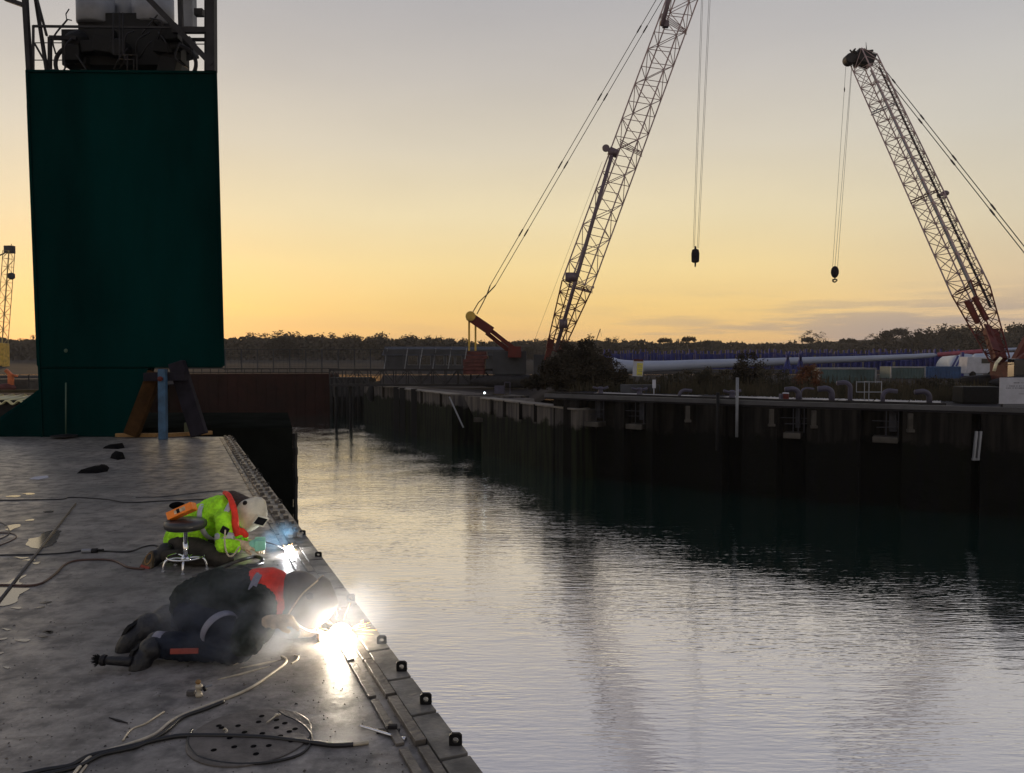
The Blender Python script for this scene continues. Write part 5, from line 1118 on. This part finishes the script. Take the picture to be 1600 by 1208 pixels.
def smoke(name, label, c, rad, dens, hot, hr, col, hd):
    o = MB().ell(c, rad, None, 24, 16).build(name, bpy.data.materials.new(name), None, True, origin=c)
    mt = o.data.materials[0]; mt.use_nodes = True; t = mt.node_tree; t.nodes.clear(); n = t.nodes.new; l = t.links.new
    out_ = n('ShaderNodeOutputMaterial'); pv = n('ShaderNodeVolumePrincipled'); l(pv.outputs[0], out_.inputs['Volume'])
    pv.inputs['Color'].default_value = (*col, 1); pv.inputs['Anisotropy'].default_value = .25
    g = n('ShaderNodeTexCoord'); mp_ = n('ShaderNodeMapping'); l(g.outputs['Object'], mp_.inputs[0]); mp_.inputs['Scale'].default_value = (1, 1, 1.4)
    z = n('ShaderNodeTexNoise'); l(mp_.outputs[0], z.inputs[0]); z.inputs['Scale'].default_value = 3.2; z.inputs['Detail'].default_value = 4; z.inputs['Distortion'].default_value = .6
    r_ = n('ShaderNodeMapRange'); l(z.outputs[0], r_.inputs[0]); r_.inputs[1].default_value = .38; r_.inputs[2].default_value = .72
    sc_ = n('ShaderNodeVectorMath'); sc_.operation = 'DIVIDE'; l(g.outputs['Object'], sc_.inputs[0]); sc_.inputs[1].default_value = rad
    ln = n('ShaderNodeVectorMath'); ln.operation = 'LENGTH'; l(sc_.outputs[0], ln.inputs[0])
    fo = n('ShaderNodeMapRange'); l(ln.outputs['Value'], fo.inputs[0]); fo.inputs[1].default_value = 1; fo.inputs[2].default_value = .35; fo.interpolation_type = 'SMOOTHSTEP'
    m1_ = n('ShaderNodeMath'); m1_.operation = 'MULTIPLY'; l(r_.outputs[0], m1_.inputs[0]); l(fo.outputs[0], m1_.inputs[1])
    m2_ = n('ShaderNodeMath'); m2_.operation = 'MULTIPLY'; l(m1_.outputs[0], m2_.inputs[0]); m2_.inputs[1].default_value = dens
    ds = n('ShaderNodeVectorMath'); ds.operation = 'DISTANCE'; l(g.outputs['Object'], ds.inputs[0]); ds.inputs[1].default_value = tuple(hot - V(c))
    h = n('ShaderNodeMapRange'); l(ds.outputs['Value'], h.inputs[0]); h.inputs[1].default_value = hr; h.inputs[2].default_value = 0; h.interpolation_type = 'SMOOTHSTEP'; h.inputs[4].default_value = hd
    m3_ = n('ShaderNodeMath'); k_ = n('ShaderNodeMapRange'); l(ds.outputs['Value'], k_.inputs[0]); k_.inputs[1].default_value = 1.6 * hr; k_.inputs[2].default_value = 4.6 * hr; k_.interpolation_type = 'SMOOTHSTEP'; m4_ = n('ShaderNodeMath'); m4_.operation = 'MULTIPLY'; l(m2_.outputs[0], m4_.inputs[0]); l(k_.outputs[0], m4_.inputs[1])
    l(m4_.outputs[0], m3_.inputs[0]); l(h.outputs[0], m3_.inputs[1]); l(m3_.outputs[0], pv.inputs['Density'])
    return tag(o, label, kind='stuff')
smoke('welding_smoke', 'thin blue-grey welding smoke drifting left from the brighter arc', P(440, 985, 5.3) + V((0, 0, .08)), (1.0, .62, .42), 4.6, ARC1, .11, (.80, .86, 1.0), .0)
smoke('welding_smoke', 'small blue wisp of welding smoke above the smaller arc', ARC2 + V((-.08, 0, .12)), (.26, .22, .20), 5, ARC2, .06, (.35, .68, 1.0), .3)
# ------------------------------------------------------------------ people
ctex = bpy.data.textures.new('folds', 'CLOUDS'); ctex.noise_scale = .13; ctex.noise_depth = 2
ctex2 = bpy.data.textures.new('creases', 'CLOUDS'); ctex2.noise_scale = .035; ctex2.noise_depth = 2
def soft(o, voxel=.012, it=4, disp=0, fold=None):
    m = o.modifiers.new('remesh', 'REMESH'); m.mode = 'VOXEL'; m.voxel_size = voxel; m.use_smooth_shade = True
    s_ = o.modifiers.new('smooth', 'SMOOTH'); s_.iterations = it; s_.factor = .6
    if disp:
        d = o.modifiers.new('folds', 'DISPLACE'); d.texture = fold or ctex; d.strength = disp; d.mid_level = .5; d.texture_coords = 'GLOBAL'
        d = o.modifiers.new('creases', 'DISPLACE'); d.texture = ctex2; d.strength = disp * .4; d.mid_level = .5; d.texture_coords = 'GLOBAL'
    return o
def limb(mb, pts, rs):
    for a_, b_, ra, rb in zip(pts, pts[1:], rs, rs[1:]): mb.cap(a_, b_, ra, rb)
    return mb
def hand(mb, wrist, d, up, side, k=1.0, curl=.9, thick=1.0):
    """palm, four unequal bent fingers and a thumb leaving the side of the palm"""
    d = V(d).normalized(); up = (V(up) - d * V(up).dot(d)).normalized(); s_ = d.cross(up).normalized() * side
    r = .0095 * thick * k; wrist = V(wrist); pal = wrist + d * .05 * k
    mb.ell(pal, (.042 * k * (.6 + .4 * thick), .05 * k, .017 * k * thick), Matrix((s_, d, up)).transposed(), 16, 10)
    for i, (o_, ln) in enumerate(((.030, .070), (.011, .080), (-.009, .074), (-.028, .058))):
        b0 = wrist + d * .088 * k + s_ * o_ * k; seg = ln * k / 3; p = b0; ang = .15
        mb.cap(pal + s_ * o_ * k * .8, b0, r * 1.15, r * 1.05, 10)
        for j in range(3):
            ang += curl * (.5 if j == 0 else .42) + .05 * i; q_ = p + (d * math.cos(ang) - up * math.sin(ang)) * seg * (1.15 - .15 * j); mb.cap(p, q_, r * (1 - .08 * j), r * (.94 - .08 * j), 10); p = q_
    b0 = wrist + d * .028 * k + s_ * .032 * k; p1 = b0 + (d * .6 + s_ * .75 - up * .25).normalized() * .036 * k; p2 = p1 + (d * .9 + s_ * .1 - up * .5).normalized() * .03 * k
    mb.cap(b0, p1, r * 1.3, r * 1.12, 10); mb.cap(p1, p2, r * 1.1, r * .95, 10)
    return mb
def head(mb, c, f, up, k=1.0):
    """skull, jaw, nose, ears, brow and lips facing f"""
    f = V(f).normalized(); up = (V(up) - f * V(up).dot(f)).normalized(); s_ = f.cross(up).normalized(); Mx = Matrix((s_, f, up)).transposed()
    mb.ell(c, (.075 * k, .095 * k, .105 * k), Mx); mb.ell(c + f * .028 * k - up * .055 * k, (.055 * k, .06 * k, .065 * k), Mx)
    mb.cap(c + f * .088 * k + up * .012 * k, c + f * .112 * k - up * .022 * k, .009 * k, .014 * k, 10); mb.ell(c + f * .082 * k - up * .055 * k, (.024 * k, .012 * k, .010 * k), Mx)
    mb.ell(c + f * .078 * k + up * .03 * k, (.05 * k, .018 * k, .012 * k), Mx)
    for e in (-1, 1):
        mb.ell(c + s_ * e * .077 * k, (.010 * k, .02 * k, .032 * k), Mx)
        mb.ell(c + s_ * e * .03 * k + f * .078 * k + up * .008 * k, (.013 * k, .012 * k, .010 * k), Mx)
def band(name, c, ax, ra, rb, w_, m_, parent, tilt=(0, 0, 1), arcr=(0, 2 * PI), t=.004):
    ax = V(ax).normalized(); u = (V(tilt) - ax * V(tilt).dot(ax)).normalized(); v_ = ax.cross(u); mb = MB(); n = 36; pts = []
    full = abs(arcr[1] - arcr[0]) > 6.2
    for i in range(n + (0 if full else 1)):
        an = arcr[0] + (arcr[1] - arcr[0]) * i / n
        for (dr, dw) in ((0, -.5), (0, .5), (t, .5), (t, -.5)): pts.append(V(c) + u * math.cos(an) * (ra + dr) + v_ * math.sin(an) * (rb + dr) + ax * dw * w_)
    fs = []; N_ = n if full else n
    for i in range(N_):
        j = (i + 1) % n if full else i + 1
        for k in range(4): fs.append([i * 4 + k, i * 4 + (k + 1) % 4, j * 4 + (k + 1) % 4, j * 4 + k])
    return mb.poly(pts, fs).build(name, m_, parent, True)
def mask(name, c, f, up, k, m_, parent, lit_rim=None, window=True, knob=True):
    """welding mask: curved shell wrapping the face, narrower chin, window and side knobs"""
    f = V(f).normalized(); up = (V(up) - f * V(up).dot(f)).normalized(); s_ = f.cross(up).normalized(); c = V(c); pts = []; nu, nv = 24, 14
    def S(u, v_):          # u -1..1 around, v 0 chin .. 1 top
        an = u * R(100); wdt = .125 * (.62 + .55 * math.sin(PI * min(1, .18 + v_ * .62))) * k * (1 - .5 * max(0, (v_ - .55) / .45) ** 2)
        dp = (.15 + .045 * math.sin(PI * v_ * .9 + .2) - (.10 * max(0, v_ - .72) / .28 if v_ > .72 else 0)) * k
        return c + s_ * math.sin(an) * wdt + f * (math.cos(an) * dp) + up * ((v_ - .45) * .31 * k - .02 * k * abs(u))
    for j in range(nv + 1):
        for i in range(nu + 1): pts.append(S(-1 + 2 * i / nu, j / nv))
    S0_ = (S(-.86, .72), S(.86, .72)); RM = ([S(-1, j / 14) for j in range(15)], [S(1, j / 14) for j in range(15)], [S(-1 + i / 12, 0) for i in range(25)])
    b0 = len(pts); tp = c + up * .165 * k - f * .01 * k; pts.append(tp)
    fs = [[j * (nu + 1) + i, j * (nu + 1) + i + 1, (j + 1) * (nu + 1) + i + 1, (j + 1) * (nu + 1) + i] for j in range(nv) for i in range(nu)]
    fs += [[nv * (nu + 1) + i, nv * (nu + 1) + i + 1, b0] for i in range(nu)]
    o = MB().poly(pts, fs).build(name, m_, parent, True); so_ = o.modifiers.new('s', 'SOLIDIFY'); so_.thickness = .006
    if window:
        wm = MB(); q_ = S(0, .56); ul = (S(0, .66) - S(0, .46)).normalized(); fl = -s_.cross(ul).normalized() if (-s_.cross(ul)).dot(f) > 0 else s_.cross(ul).normalized(); up = ul; f = fl; q_ = q_ - f * .006; Mx = Matrix((s_, f, ul)).transposed(); wm.box(q_, (.12 * k, .03, .08 * k), Mx); MB_ = wm.build('visor_window', M['rag'], o, bevel=.004)
        fr = MB(); 
        for e in (-1, 1): fr.box(q_ + up * e * .047 * k, (.14 * k, .034, .008), Mx); fr.box(q_ + s_ * e * .067 * k, (.008, .034, .1 * k), Mx)
        fr.build('window_frame', lit_rim or m_, o)
    if knob:
        for e in (-1, 1): MB().lathe(S0_[0 if e < 0 else 1], [(.022 * k, -.004), (.022 * k, .012), (.015 * k, .018)], 16, s_ * e).build('side_knob', M['black'], o)
    if lit_rim:
        rm = MB(); [rm.path(r_, .006, 6) for r_ in RM]; rm.build('lit_rim', lit_rim, o, True)
    return o
def bootm(heel, toe, up, ankle, parent, k=1.0, sole_m=None, name='boot'):
    """boot with rounded toe cap, shaft and ridged sole"""
    heel = V(heel); toe = V(toe); d = (toe - heel).normalized(); up = (V(up) - d * V(up).dot(d)).normalized(); s_ = d.cross(up); L_ = (toe - heel).length; mb = MB(); Mx = Matrix((s_, d, up)).transposed()
    mb.ell(heel + d * .05 + up * .05, (.042 * k, .06 * k, .055 * k), Mx); mb.ell(heel + d * L_ * .78 + up * .042, (.05 * k, .075 * k, .045 * k), Mx); mb.cap(heel + d * .05 + up * .06, heel + d * L_ * .75 + up * .045, .042 * k, .042 * k)
    mb.cap(heel + d * .05 + up * .08, V(ankle), .046 * k, .058 * k); o = mb.build(name, M['boot'], parent, True); soft(o, .009, 3, .006)
    n = 28; pts = []
    for z_ in (-.012, .014):
        for i in range(n):
            t_ = 2 * PI * i / n; x = math.cos(t_); w_ = (.048 if x > 0 else .038) * k * (1 - .12 * math.cos(2 * t_)); pts.append(heel + d * (L_ * .5 + x * L_ * .52) + s_ * math.sin(t_) * w_ + up * z_)
    so_ = MB().poly(pts, [list(range(n))[::-1], [n + i for i in range(n)]] + [[i, (i + 1) % n, n + (i + 1) % n, n + i] for i in range(n)]).build('sole', sole_m or M['black'], o)
    return o, so_, (heel, d, s_, up, L_)
# ---- hi-vis welder
A0 = P(310, 888, 7.6); A0.z = 0
pa_ = thing('person', 'kneeling welder in a lime hi-vis jacket and cream mask, bent over the smaller arc', 'person', A0)
q = lambda x, y, Y: P(x, y, Y)
hipA = q(290, 843, 7.75); spA = q(320, 812, 7.72); chA = q(348, 802, 7.68); nkA = q(372, 792, 7.68); hdA = q(387, 797, 7.68)
shN = q(352, 814, 7.46); elN = q(350, 852, 7.36); wrN = q(380, 852, 7.42); shF = q(362, 800, 7.9); elF = q(372, 845, 7.95); wrF = q(392, 850, 7.72)
knN = q(352, 884, 7.40); knN.z = .075; anN = q(262, 888, 7.45); anN.z = .09; knF = q(362, 872, 7.95); knF.z = .075; anF = q(272, 872, 7.95); anF.z = .09
fcA = V((.56, -.62, -.55)); upA = V((.60, 0, .8))
b = MB(); limb(b, [hipA, spA, chA, nkA, hdA], [.13, .12, .13, .055, .06]); limb(b, [chA, shN, elN, wrN], [.09, .055, .042, .03]); limb(b, [chA, shF, elF, wrF], [.09, .055, .042, .03])
limb(b, [hipA + V((0, -.08, 0)), knN, anN], [.09, .058, .04]); limb(b, [hipA + V((0, .08, 0)), knF, anF], [.09, .058, .04])
head(b, hdA, fcA, upA); hand(b, wrN, (1, .1, -.1), (0, -.5, .9), 1); hand(b, wrF, (1, -.3, -.1), (0, .3, .9), -1)
soft(b.build('body', M['skin'], pa_, True), .008, 2)
j = MB(); limb(j, [hipA + V((-.03, 0, 0)), spA, chA], [.175, .175, .185]); j.ell(q(282, 832, 7.72), (.13, .16, .09)); limb(j, [chA, shN, elN, q(366, 853, 7.38)], [.15, .088, .078, .062]); limb(j, [chA, shF, elF, wrF + V((-.06, 0, 0))], [.15, .088, .075, .06]); j.cap(chA, nkA, .13, .085)
soft(j.build('hi_vis_jacket', M['hivis'], pa_, True), .011, 2, .045)
tr_ = MB(); limb(tr_, [hipA + V((.0, -.1, -.03)), knN, anN], [.13, .085, .065]); limb(tr_, [hipA + V((0, .1, -.03)), knF, anF], [.13, .085, .065]); tr_.ell(hipA + V((.02, 0, -.05)), (.17, .2, .12))
soft(tr_.build('trousers', M['greyf'], pa_, True), .013, 3, .02)
band('reflective_band', q(331, 812, 7.70), (chA - spA) + V((0, 0, -.02)), .192, .19, .055, M['refl'], pa_)
band('reflective_band', q(351, 840, 7.40), elN - shN, .087, .087, .06, M['refl'], pa_)
band('reflective_band', q(360, 806, 7.62), (nkA - chA) + V((0.05, 0, -.12)), .17, .175, .05, M['refl'], pa_, arcr=(PI * .1, PI * 1.2))
m = MB(); pts = cat([q(351, 770, 7.80), q(357, 774, 7.62), q(363, 787, 7.50), q(367, 805, 7.44), q(368, 822, 7.42), q(372, 836, 7.44)], 5); m.path(pts, .03, 10, lambda u: .024 + .014 * u); m.cap(q(378, 830, 7.45), q(384, 836, 7.45), .033, .028)
soft(m.build('red_collar', M['redc'], pa_, True), .008, 2, .012)
m = MB(); m.cap(q(362, 780, 7.7), q(374, 784, 7.7), .085, .08); m.ell(q(378, 790, 7.68), (.105, .1, .1)); soft(m.build('brown_hood', M['hair'], pa_, True), .009, 3, .01)
MB().box(q(351, 829, 7.30), (.075, .02, .07), Matrix.Rotation(.5, 3, 'Y')).build('radio_pouch', M['black'], pa_, bevel=.008)
mask('welding_mask', hdA + fcA * .0 + V((.03, 0, 0)), fcA, upA, 1.0, M['mask'], pa_)
for w_, dr, up_, sd_, nm in ((wrN, (1, .15, -.15), (0, -.6, .8), 1, 'glove'), (wrF, (1, -.3, -.1), (0, .3, .9), -1, 'glove')):
    g = MB(); hand(g, w_, dr, up_, sd_, 1.12, .8, 1.25); g.cap(w_ - V(dr) * .09, w_ + V(dr) * .02, .058, .042); soft(g.build(nm, M['leather'], pa_, True), .006, 2, .006)
g = MB(); g.cap(q(395, 852, 7.45), q(405, 849, 7.5), .05, .055); g.prism([tuple(q(398, 850, 7.40).xy), tuple(q(415, 850, 7.45).xy), tuple(q(415, 850, 7.60).xy), tuple(q(398, 850, 7.6).xy)], q(0, 858, 7.5).z, q(0, 842, 7.5).z); soft(g.build('mint_gauntlet', M['mint'], pa_, True), .008, 3, .006)
g = MB(); g.path([q(412, 846, 7.5), q(430, 851, 7.65), q(447, 859, 7.8)], .005, 8); g.build('welding_torch', M['greyl'], pa_, True)
o, so_, (hl, d_, s2, u2, L_) = bootm(q(238, 862, 7.42), q(221, 905, 7.30), (.28, .93, -.22), anN + V((-.04, .05, .04)), pa_, 1.3, M['sole'])
m = MB(); m.path([hl + d_ * (L_ * .28 + math.cos(2 * PI * i / 20) * L_ * .2) + s2 * math.sin(2 * PI * i / 20) * .032 - u2 * .014 for i in range(21)], .005, 6); m.path([hl + d_ * (L_ * .8 + math.cos(2 * PI * i / 20) * L_ * .17) + s2 * math.sin(2 * PI * i / 20) * .028 - u2 * .014 for i in range(21)], .004, 6); m.build('sole_outline', M['wood'], so_, True)
m = MB(); m.bar(hl + d_ * L_ * .58 - s2 * .052 - u2 * .012, hl + d_ * L_ * .62 + s2 * .052 - u2 * .012, .035, .012, u2); m.build('sole_band', M['orangeband'], so_)
bootm(q(252, 872, 7.95), q(243, 892, 7.9), (.6, 0, .8), anF, pa_, 1.0)
m = MB(); m.path(cat([q(352, 828, 7.28), q(351, 845, 7.25), q(353, 860, 7.25), q(358, 869, 7.25), q(366, 866, 7.25), q(374, 854, 7.3)]), .008, 8); m.build('torch_cable', M['cablew'], pa_, True)
# ---- dark-clad welder
B0 = P(330, 1045, 5.2); B0.z = 0
pb_ = thing('person', 'crouching welder in dark green clothes with a red collar, head down at the brighter arc', 'person', B0)
hip = q(314, 946, 5.40); sp = q(350, 932, 5.40); ch = q(388, 934, 5.40); nk = q(436, 930, 5.42); hd = q(472, 930, 5.44)
sN = q(408, 946, 5.20); eN = q(385, 1004, 5.02); wN = q(428, 972, 5.12); sF = q(412, 925, 5.62); eF = q(440, 985, 5.66); wF = q(478, 985, 5.5)
kN = q(372, 1020, 5.06); kN.z = .09; aN = q(246, 1014, 5.10); aN.z = .11; kF = q(380, 990, 5.60); kF.z = .09; aF = q(262, 985, 5.60); aF.z = .11
fB = V((.80, -.05, -.58)); uB = V((.55, 0, .82))
b = MB(); limb(b, [hip, sp, ch, nk, hd], [.15, .14, .14, .06, .06]); limb(b, [ch, sN, eN, wN], [.1, .05, .036, .028]); limb(b, [ch, sF, eF, wF], [.1, .06, .045, .032])
limb(b, [hip + V((0, -.1, 0)), kN, aN], [.1, .065, .042]); limb(b, [hip + V((0, .1, 0)), kF, aF], [.1, .065, .042]); head(b, hd, fB, uB)
hand(b, wN, (.9, .35, .0), (0, -.5, .9), 1); hand(b, wF, (1, -.2, 0), (0, .4, .9), -1); soft(b.build('body', M['skin'], pb_, True), .008, 2)
j = MB(); limb(j, [hip, sp, ch], [.205, .20, .185]); limb(j, [ch, sN, eN, q(414, 981, 5.1)], [.16, .108, .095, .074]); limb(j, [ch, sF, eF, wF + V((-.06, 0, 0))], [.16, .095, .078, .06]); j.cap(ch, nk, .16, .11)
soft(j.build('dark_jacket', M['olive'], pb_, True), .010, 1, .075)
t_ = MB(); limb(t_, [hip + V((0, -.11, -.04)), kN, aN], [.15, .10, .072]); limb(t_, [hip + V((0, .11, -.04)), kF, aF], [.15, .10, .072]); t_.ell(hip + V((.0, 0, -.05)), (.19, .22, .15))
soft(t_.build('dark_trousers', M['navy'], pb_, True), .010, 1, .06)
band('knee_band', q(345, 985, 5.12), kN - hip, .128, .124, .055, M['reflb'], pb_)
band('ankle_band', q(250, 1008, 5.10), aN - kN, .084, .084, .06, M['reflb'], pb_)
band('back_band', q(405, 934, 5.40), (1, -.05, -.12), .185, .20, .05, M['reflb'], pb_)
m = MB(); m.bar(q(266, 1018, 4.98), q(310, 1017, 4.97), .012, .035, (0, .2, 1)); m.build('shin_stripe', M['orangeband'], pb_, bevel=.004)
c = MB(); c.cap(q(418, 926, 5.42), q(432, 930, 5.42), .168, .150); c.cap(q(404, 922, 5.42), q(420, 925, 5.42), .15, .165); soft(c.build('red_collar', M['redc'], pb_, True), .010, 3, .02)
h_ = MB(); h_.ell(q(466, 926, 5.44), (.16, .15, .15)); h_.cap(q(448, 935, 5.44), q(478, 932, 5.44), .13, .135); soft(h_.build('helmet_hood', M['maskd'], pb_, True), .010, 4, .006)
mask('welding_mask', hd + V((.045, -.0, -.015)), fB, uB, 1.06, M['maskd'], pb_, lit_rim=M['leather'], window=False)  # edge of the dark mask painted cream for the arc light on it
for w_, dr, up_, sd_ in ((wN, V((.9, .35, .0)), (0, -.5, .9), 1), (wF, V((1, -.2, .0)), (0, .4, .9), -1)):
    g = MB(); hand(g, w_, dr, up_, sd_, 1.15, .8, 1.3); g.cap(w_ - dr * .05, w_ + dr * .03, .056, .044); soft(g.build('glove', M['leather'], pb_, True), .006, 2, .010)
g = MB(); g.path(cat([wN + V((.1, .04, .0)), q(480, 985, 5.3), q(505, 988, 5.4), ARC1 + V((-.04, 0, .02))], 4), .008, 8); g.build('welding_torch', M['greyl'], pb_, True)
bootm(q(230, 964, 5.40), q(192, 1006, 5.30), (.8, .3, .5), aF, pb_, 1.75)
bootm(q(228, 1002, 5.08), q(208, 1044, 4.98), (.85, .1, .5), aN, pb_, 1.4)
# wire brush and tool near the boots
c = G(178, 1042, 0); t_ = thing('wire_cup_brush', 'black hand grinder with a frayed wire brush lying left of the dark boots', 'grinder', c)
a_ = P(160, 1026, 4.95); b_ = P(206, 1030, 4.95); a_.z = .06; b_.z = .05; MB().path([b_, a_.lerp(b_, .7), a_.lerp(b_, .3), a_], .03, 12, lambda u: .034 - .008 * u).build('grinder_body', M['boot'], t_, True)
m = MB(); r_ = random.Random(2)
for i in range(160): d = V((-1, r_.gauss(0, .45), r_.gauss(.1, .45))).normalized(); m.tube(a_, a_ + d * r_.uniform(.04, .07), .0028, 4, .0014)
tag(m.build('bristles', M['black'], t_), kind='stuff'); MB().lathe(a_, [(.034, -.02), (.036, .0), (.03, .012)], 16, (-1, 0, .1)).build('brush_cup', M['dark_steel'], t_)
# stool ----------------------------------------------------------------------
st = thing('stool', 'round black swivel stool with chrome column and foot ring behind the dark welder', 'stool', G(291, 884))
S0 = G(291, 890); S0.z = 0; zt = P(0, 806, S0.y).z; zb_ = P(0, 826, S0.y).z
MB().lathe(V((S0.x, S0.y, zb_)), [(.0, 0), (.17, 0), (.188, .02), (.192, .045), (.185, .068), (.165, .082), (.0, .088)], 40, cap=False).build('seat', M['seat'], st, True)
MB().lathe(V((S0.x, S0.y, zb_ - .012)), [(.02, 0), (.12, 0), (.12, .011)], 24).build('seat_plate', M['chrome'], st)
MB().lathe(V((S0.x, S0.y, .10)), [(.025, 0), (.025, .16), (.019, .162), (.019, zb_ - .11)], 20).build('column', M['chrome'], st, True)
m = MB(); zr = .125; n = 40; m.path([V((S0.x + .165 * math.cos(2 * PI * i / n), S0.y + .165 * math.sin(2 * PI * i / n), zr)) for i in range(n + 1)], .009, 8); m.build('foot_ring', M['chrome'], st, True)
MB().lathe(V((S0.x, S0.y, .095)), [(.05, 0), (.06, .012), (.035, .03), (.026, .05)], 20).build('hub', M['chrome'], st, True)
for i in range(5):
    an = -PI / 2 + .25 + 2 * PI * i / 5; d = V((math.cos(an), math.sin(an), 0)); c = V((S0.x, S0.y, 0))
    MB().path(cat([c + d * .03 + V((0, 0, .11)), c + d * .10 + V((0, 0, .12)), c + d * .17 + V((0, 0, .108)), c + d * .195 + V((0, 0, .06)), c + d * .2 + V((0, 0, .02))], 5), .011, 8).build('leg', M['chrome'], st, True)
    MB().lathe(c + d * .2, [(.018, 0), (.018, .014), (.01, .024)], 12).build('glide', M['greyl'], st, True)
# orange tray
c = P(284, 799, S0.y - .02); Mx = Matrix.Rotation(R(24), 3, 'Y').inverted() @ Matrix.Rotation(R(-18), 3, 'X')
ty = thing('orange_tray', 'orange plastic tray tilted on top of the black stool seat', 'tray', c - V((0, 0, .06)))
m = MB(); w2, d2, h2 = .125, .05, .035
def tb(x, y, z, sx, sy, sz): m.box(c + Mx @ V((x, y, z)), (sx, sy, sz), Mx)
tb(0, 0, -h2, w2 * 2, d2 * 2, .006); tb(0, -d2, 0, w2 * 2, .007, h2 * 2); tb(0, d2, 0, w2 * 2, .007, h2 * 2); tb(-w2, 0, 0, .007, d2 * 2 - .008, h2 * 2); tb(w2, 0, 0, .007, d2 * 2 - .008, h2 * 2)
m.build('box', M['orange'], ty, bevel=.003)
m = MB(); tb(0.01, -d2 - .005, .0, .11, .004, .035); m.build('pale_label', M['leather'], ty)
m = MB(); tb(-.005, -d2 - .008, .0, .03, .004, .04); tb(.03, -.0, .02, .05, .04, .04); tb(-.05, .01, .01, .06, .04, .04); m.build('contents', M['black'], ty, bevel=.005)
c = P(277, 790, S0.y + .1); m = MB(); m.ell(c, (.075, .06, .035)); tag(m.build('black_cloth', M['rag'], None, True, origin=c), 'small black bundle behind the orange tray on the stool', 'cloth')
# cables and straps heaped between the two welders
for i, pix in enumerate(([(300, 902), (330, 893), (352, 884), (380, 874), (400, 870), (410, 874), (402, 882), (385, 884)], [(318, 905), (345, 897), (372, 886), (395, 884), (410, 880)])):
    cable(('upper' if i == 0 else 'lower') + ' dark lead heaped on the deck between the two welders', pix, .018, M['cable'] if i else M['cableg'], lift=[.02 + .03 * (k % 2) for k in range(len(pix))])
c = P(246, 880, 7.6); m = MB(); m.cap(P(232, 885, 7.7), P(262, 868, 7.8), .045, .06); m.cap(P(240, 895, 7.6), P(268, 890, 7.6), .035, .05); soft(m.build('tool_bag', M['rag'], None, True, origin=(c.x, c.y, 0)), .012, 3, .03); tag(bpy.data.objects['tool_bag'], 'crumpled black bag on the deck between the brown boot sole and the stool', 'bag')

hz_ = MB().box((0, 280, 44), (1500, 790, 100)).build('haze', bpy.data.materials.new('haze'), recalc=True)
t = hz_.data.materials[0]; t.use_nodes = True; t = t.node_tree; t.nodes.clear(); o_ = t.nodes.new('ShaderNodeOutputMaterial'); v_ = t.nodes.new('ShaderNodeVolumePrincipled'); v_.inputs['Density'].default_value = .00022
v_.inputs['Color'].default_value = (.93, .88, .82, 1); t.links.new(v_.outputs[0], o_.inputs['Volume']); tag(hz_, 'thin warm evening haze over the dock', kind='stuff')
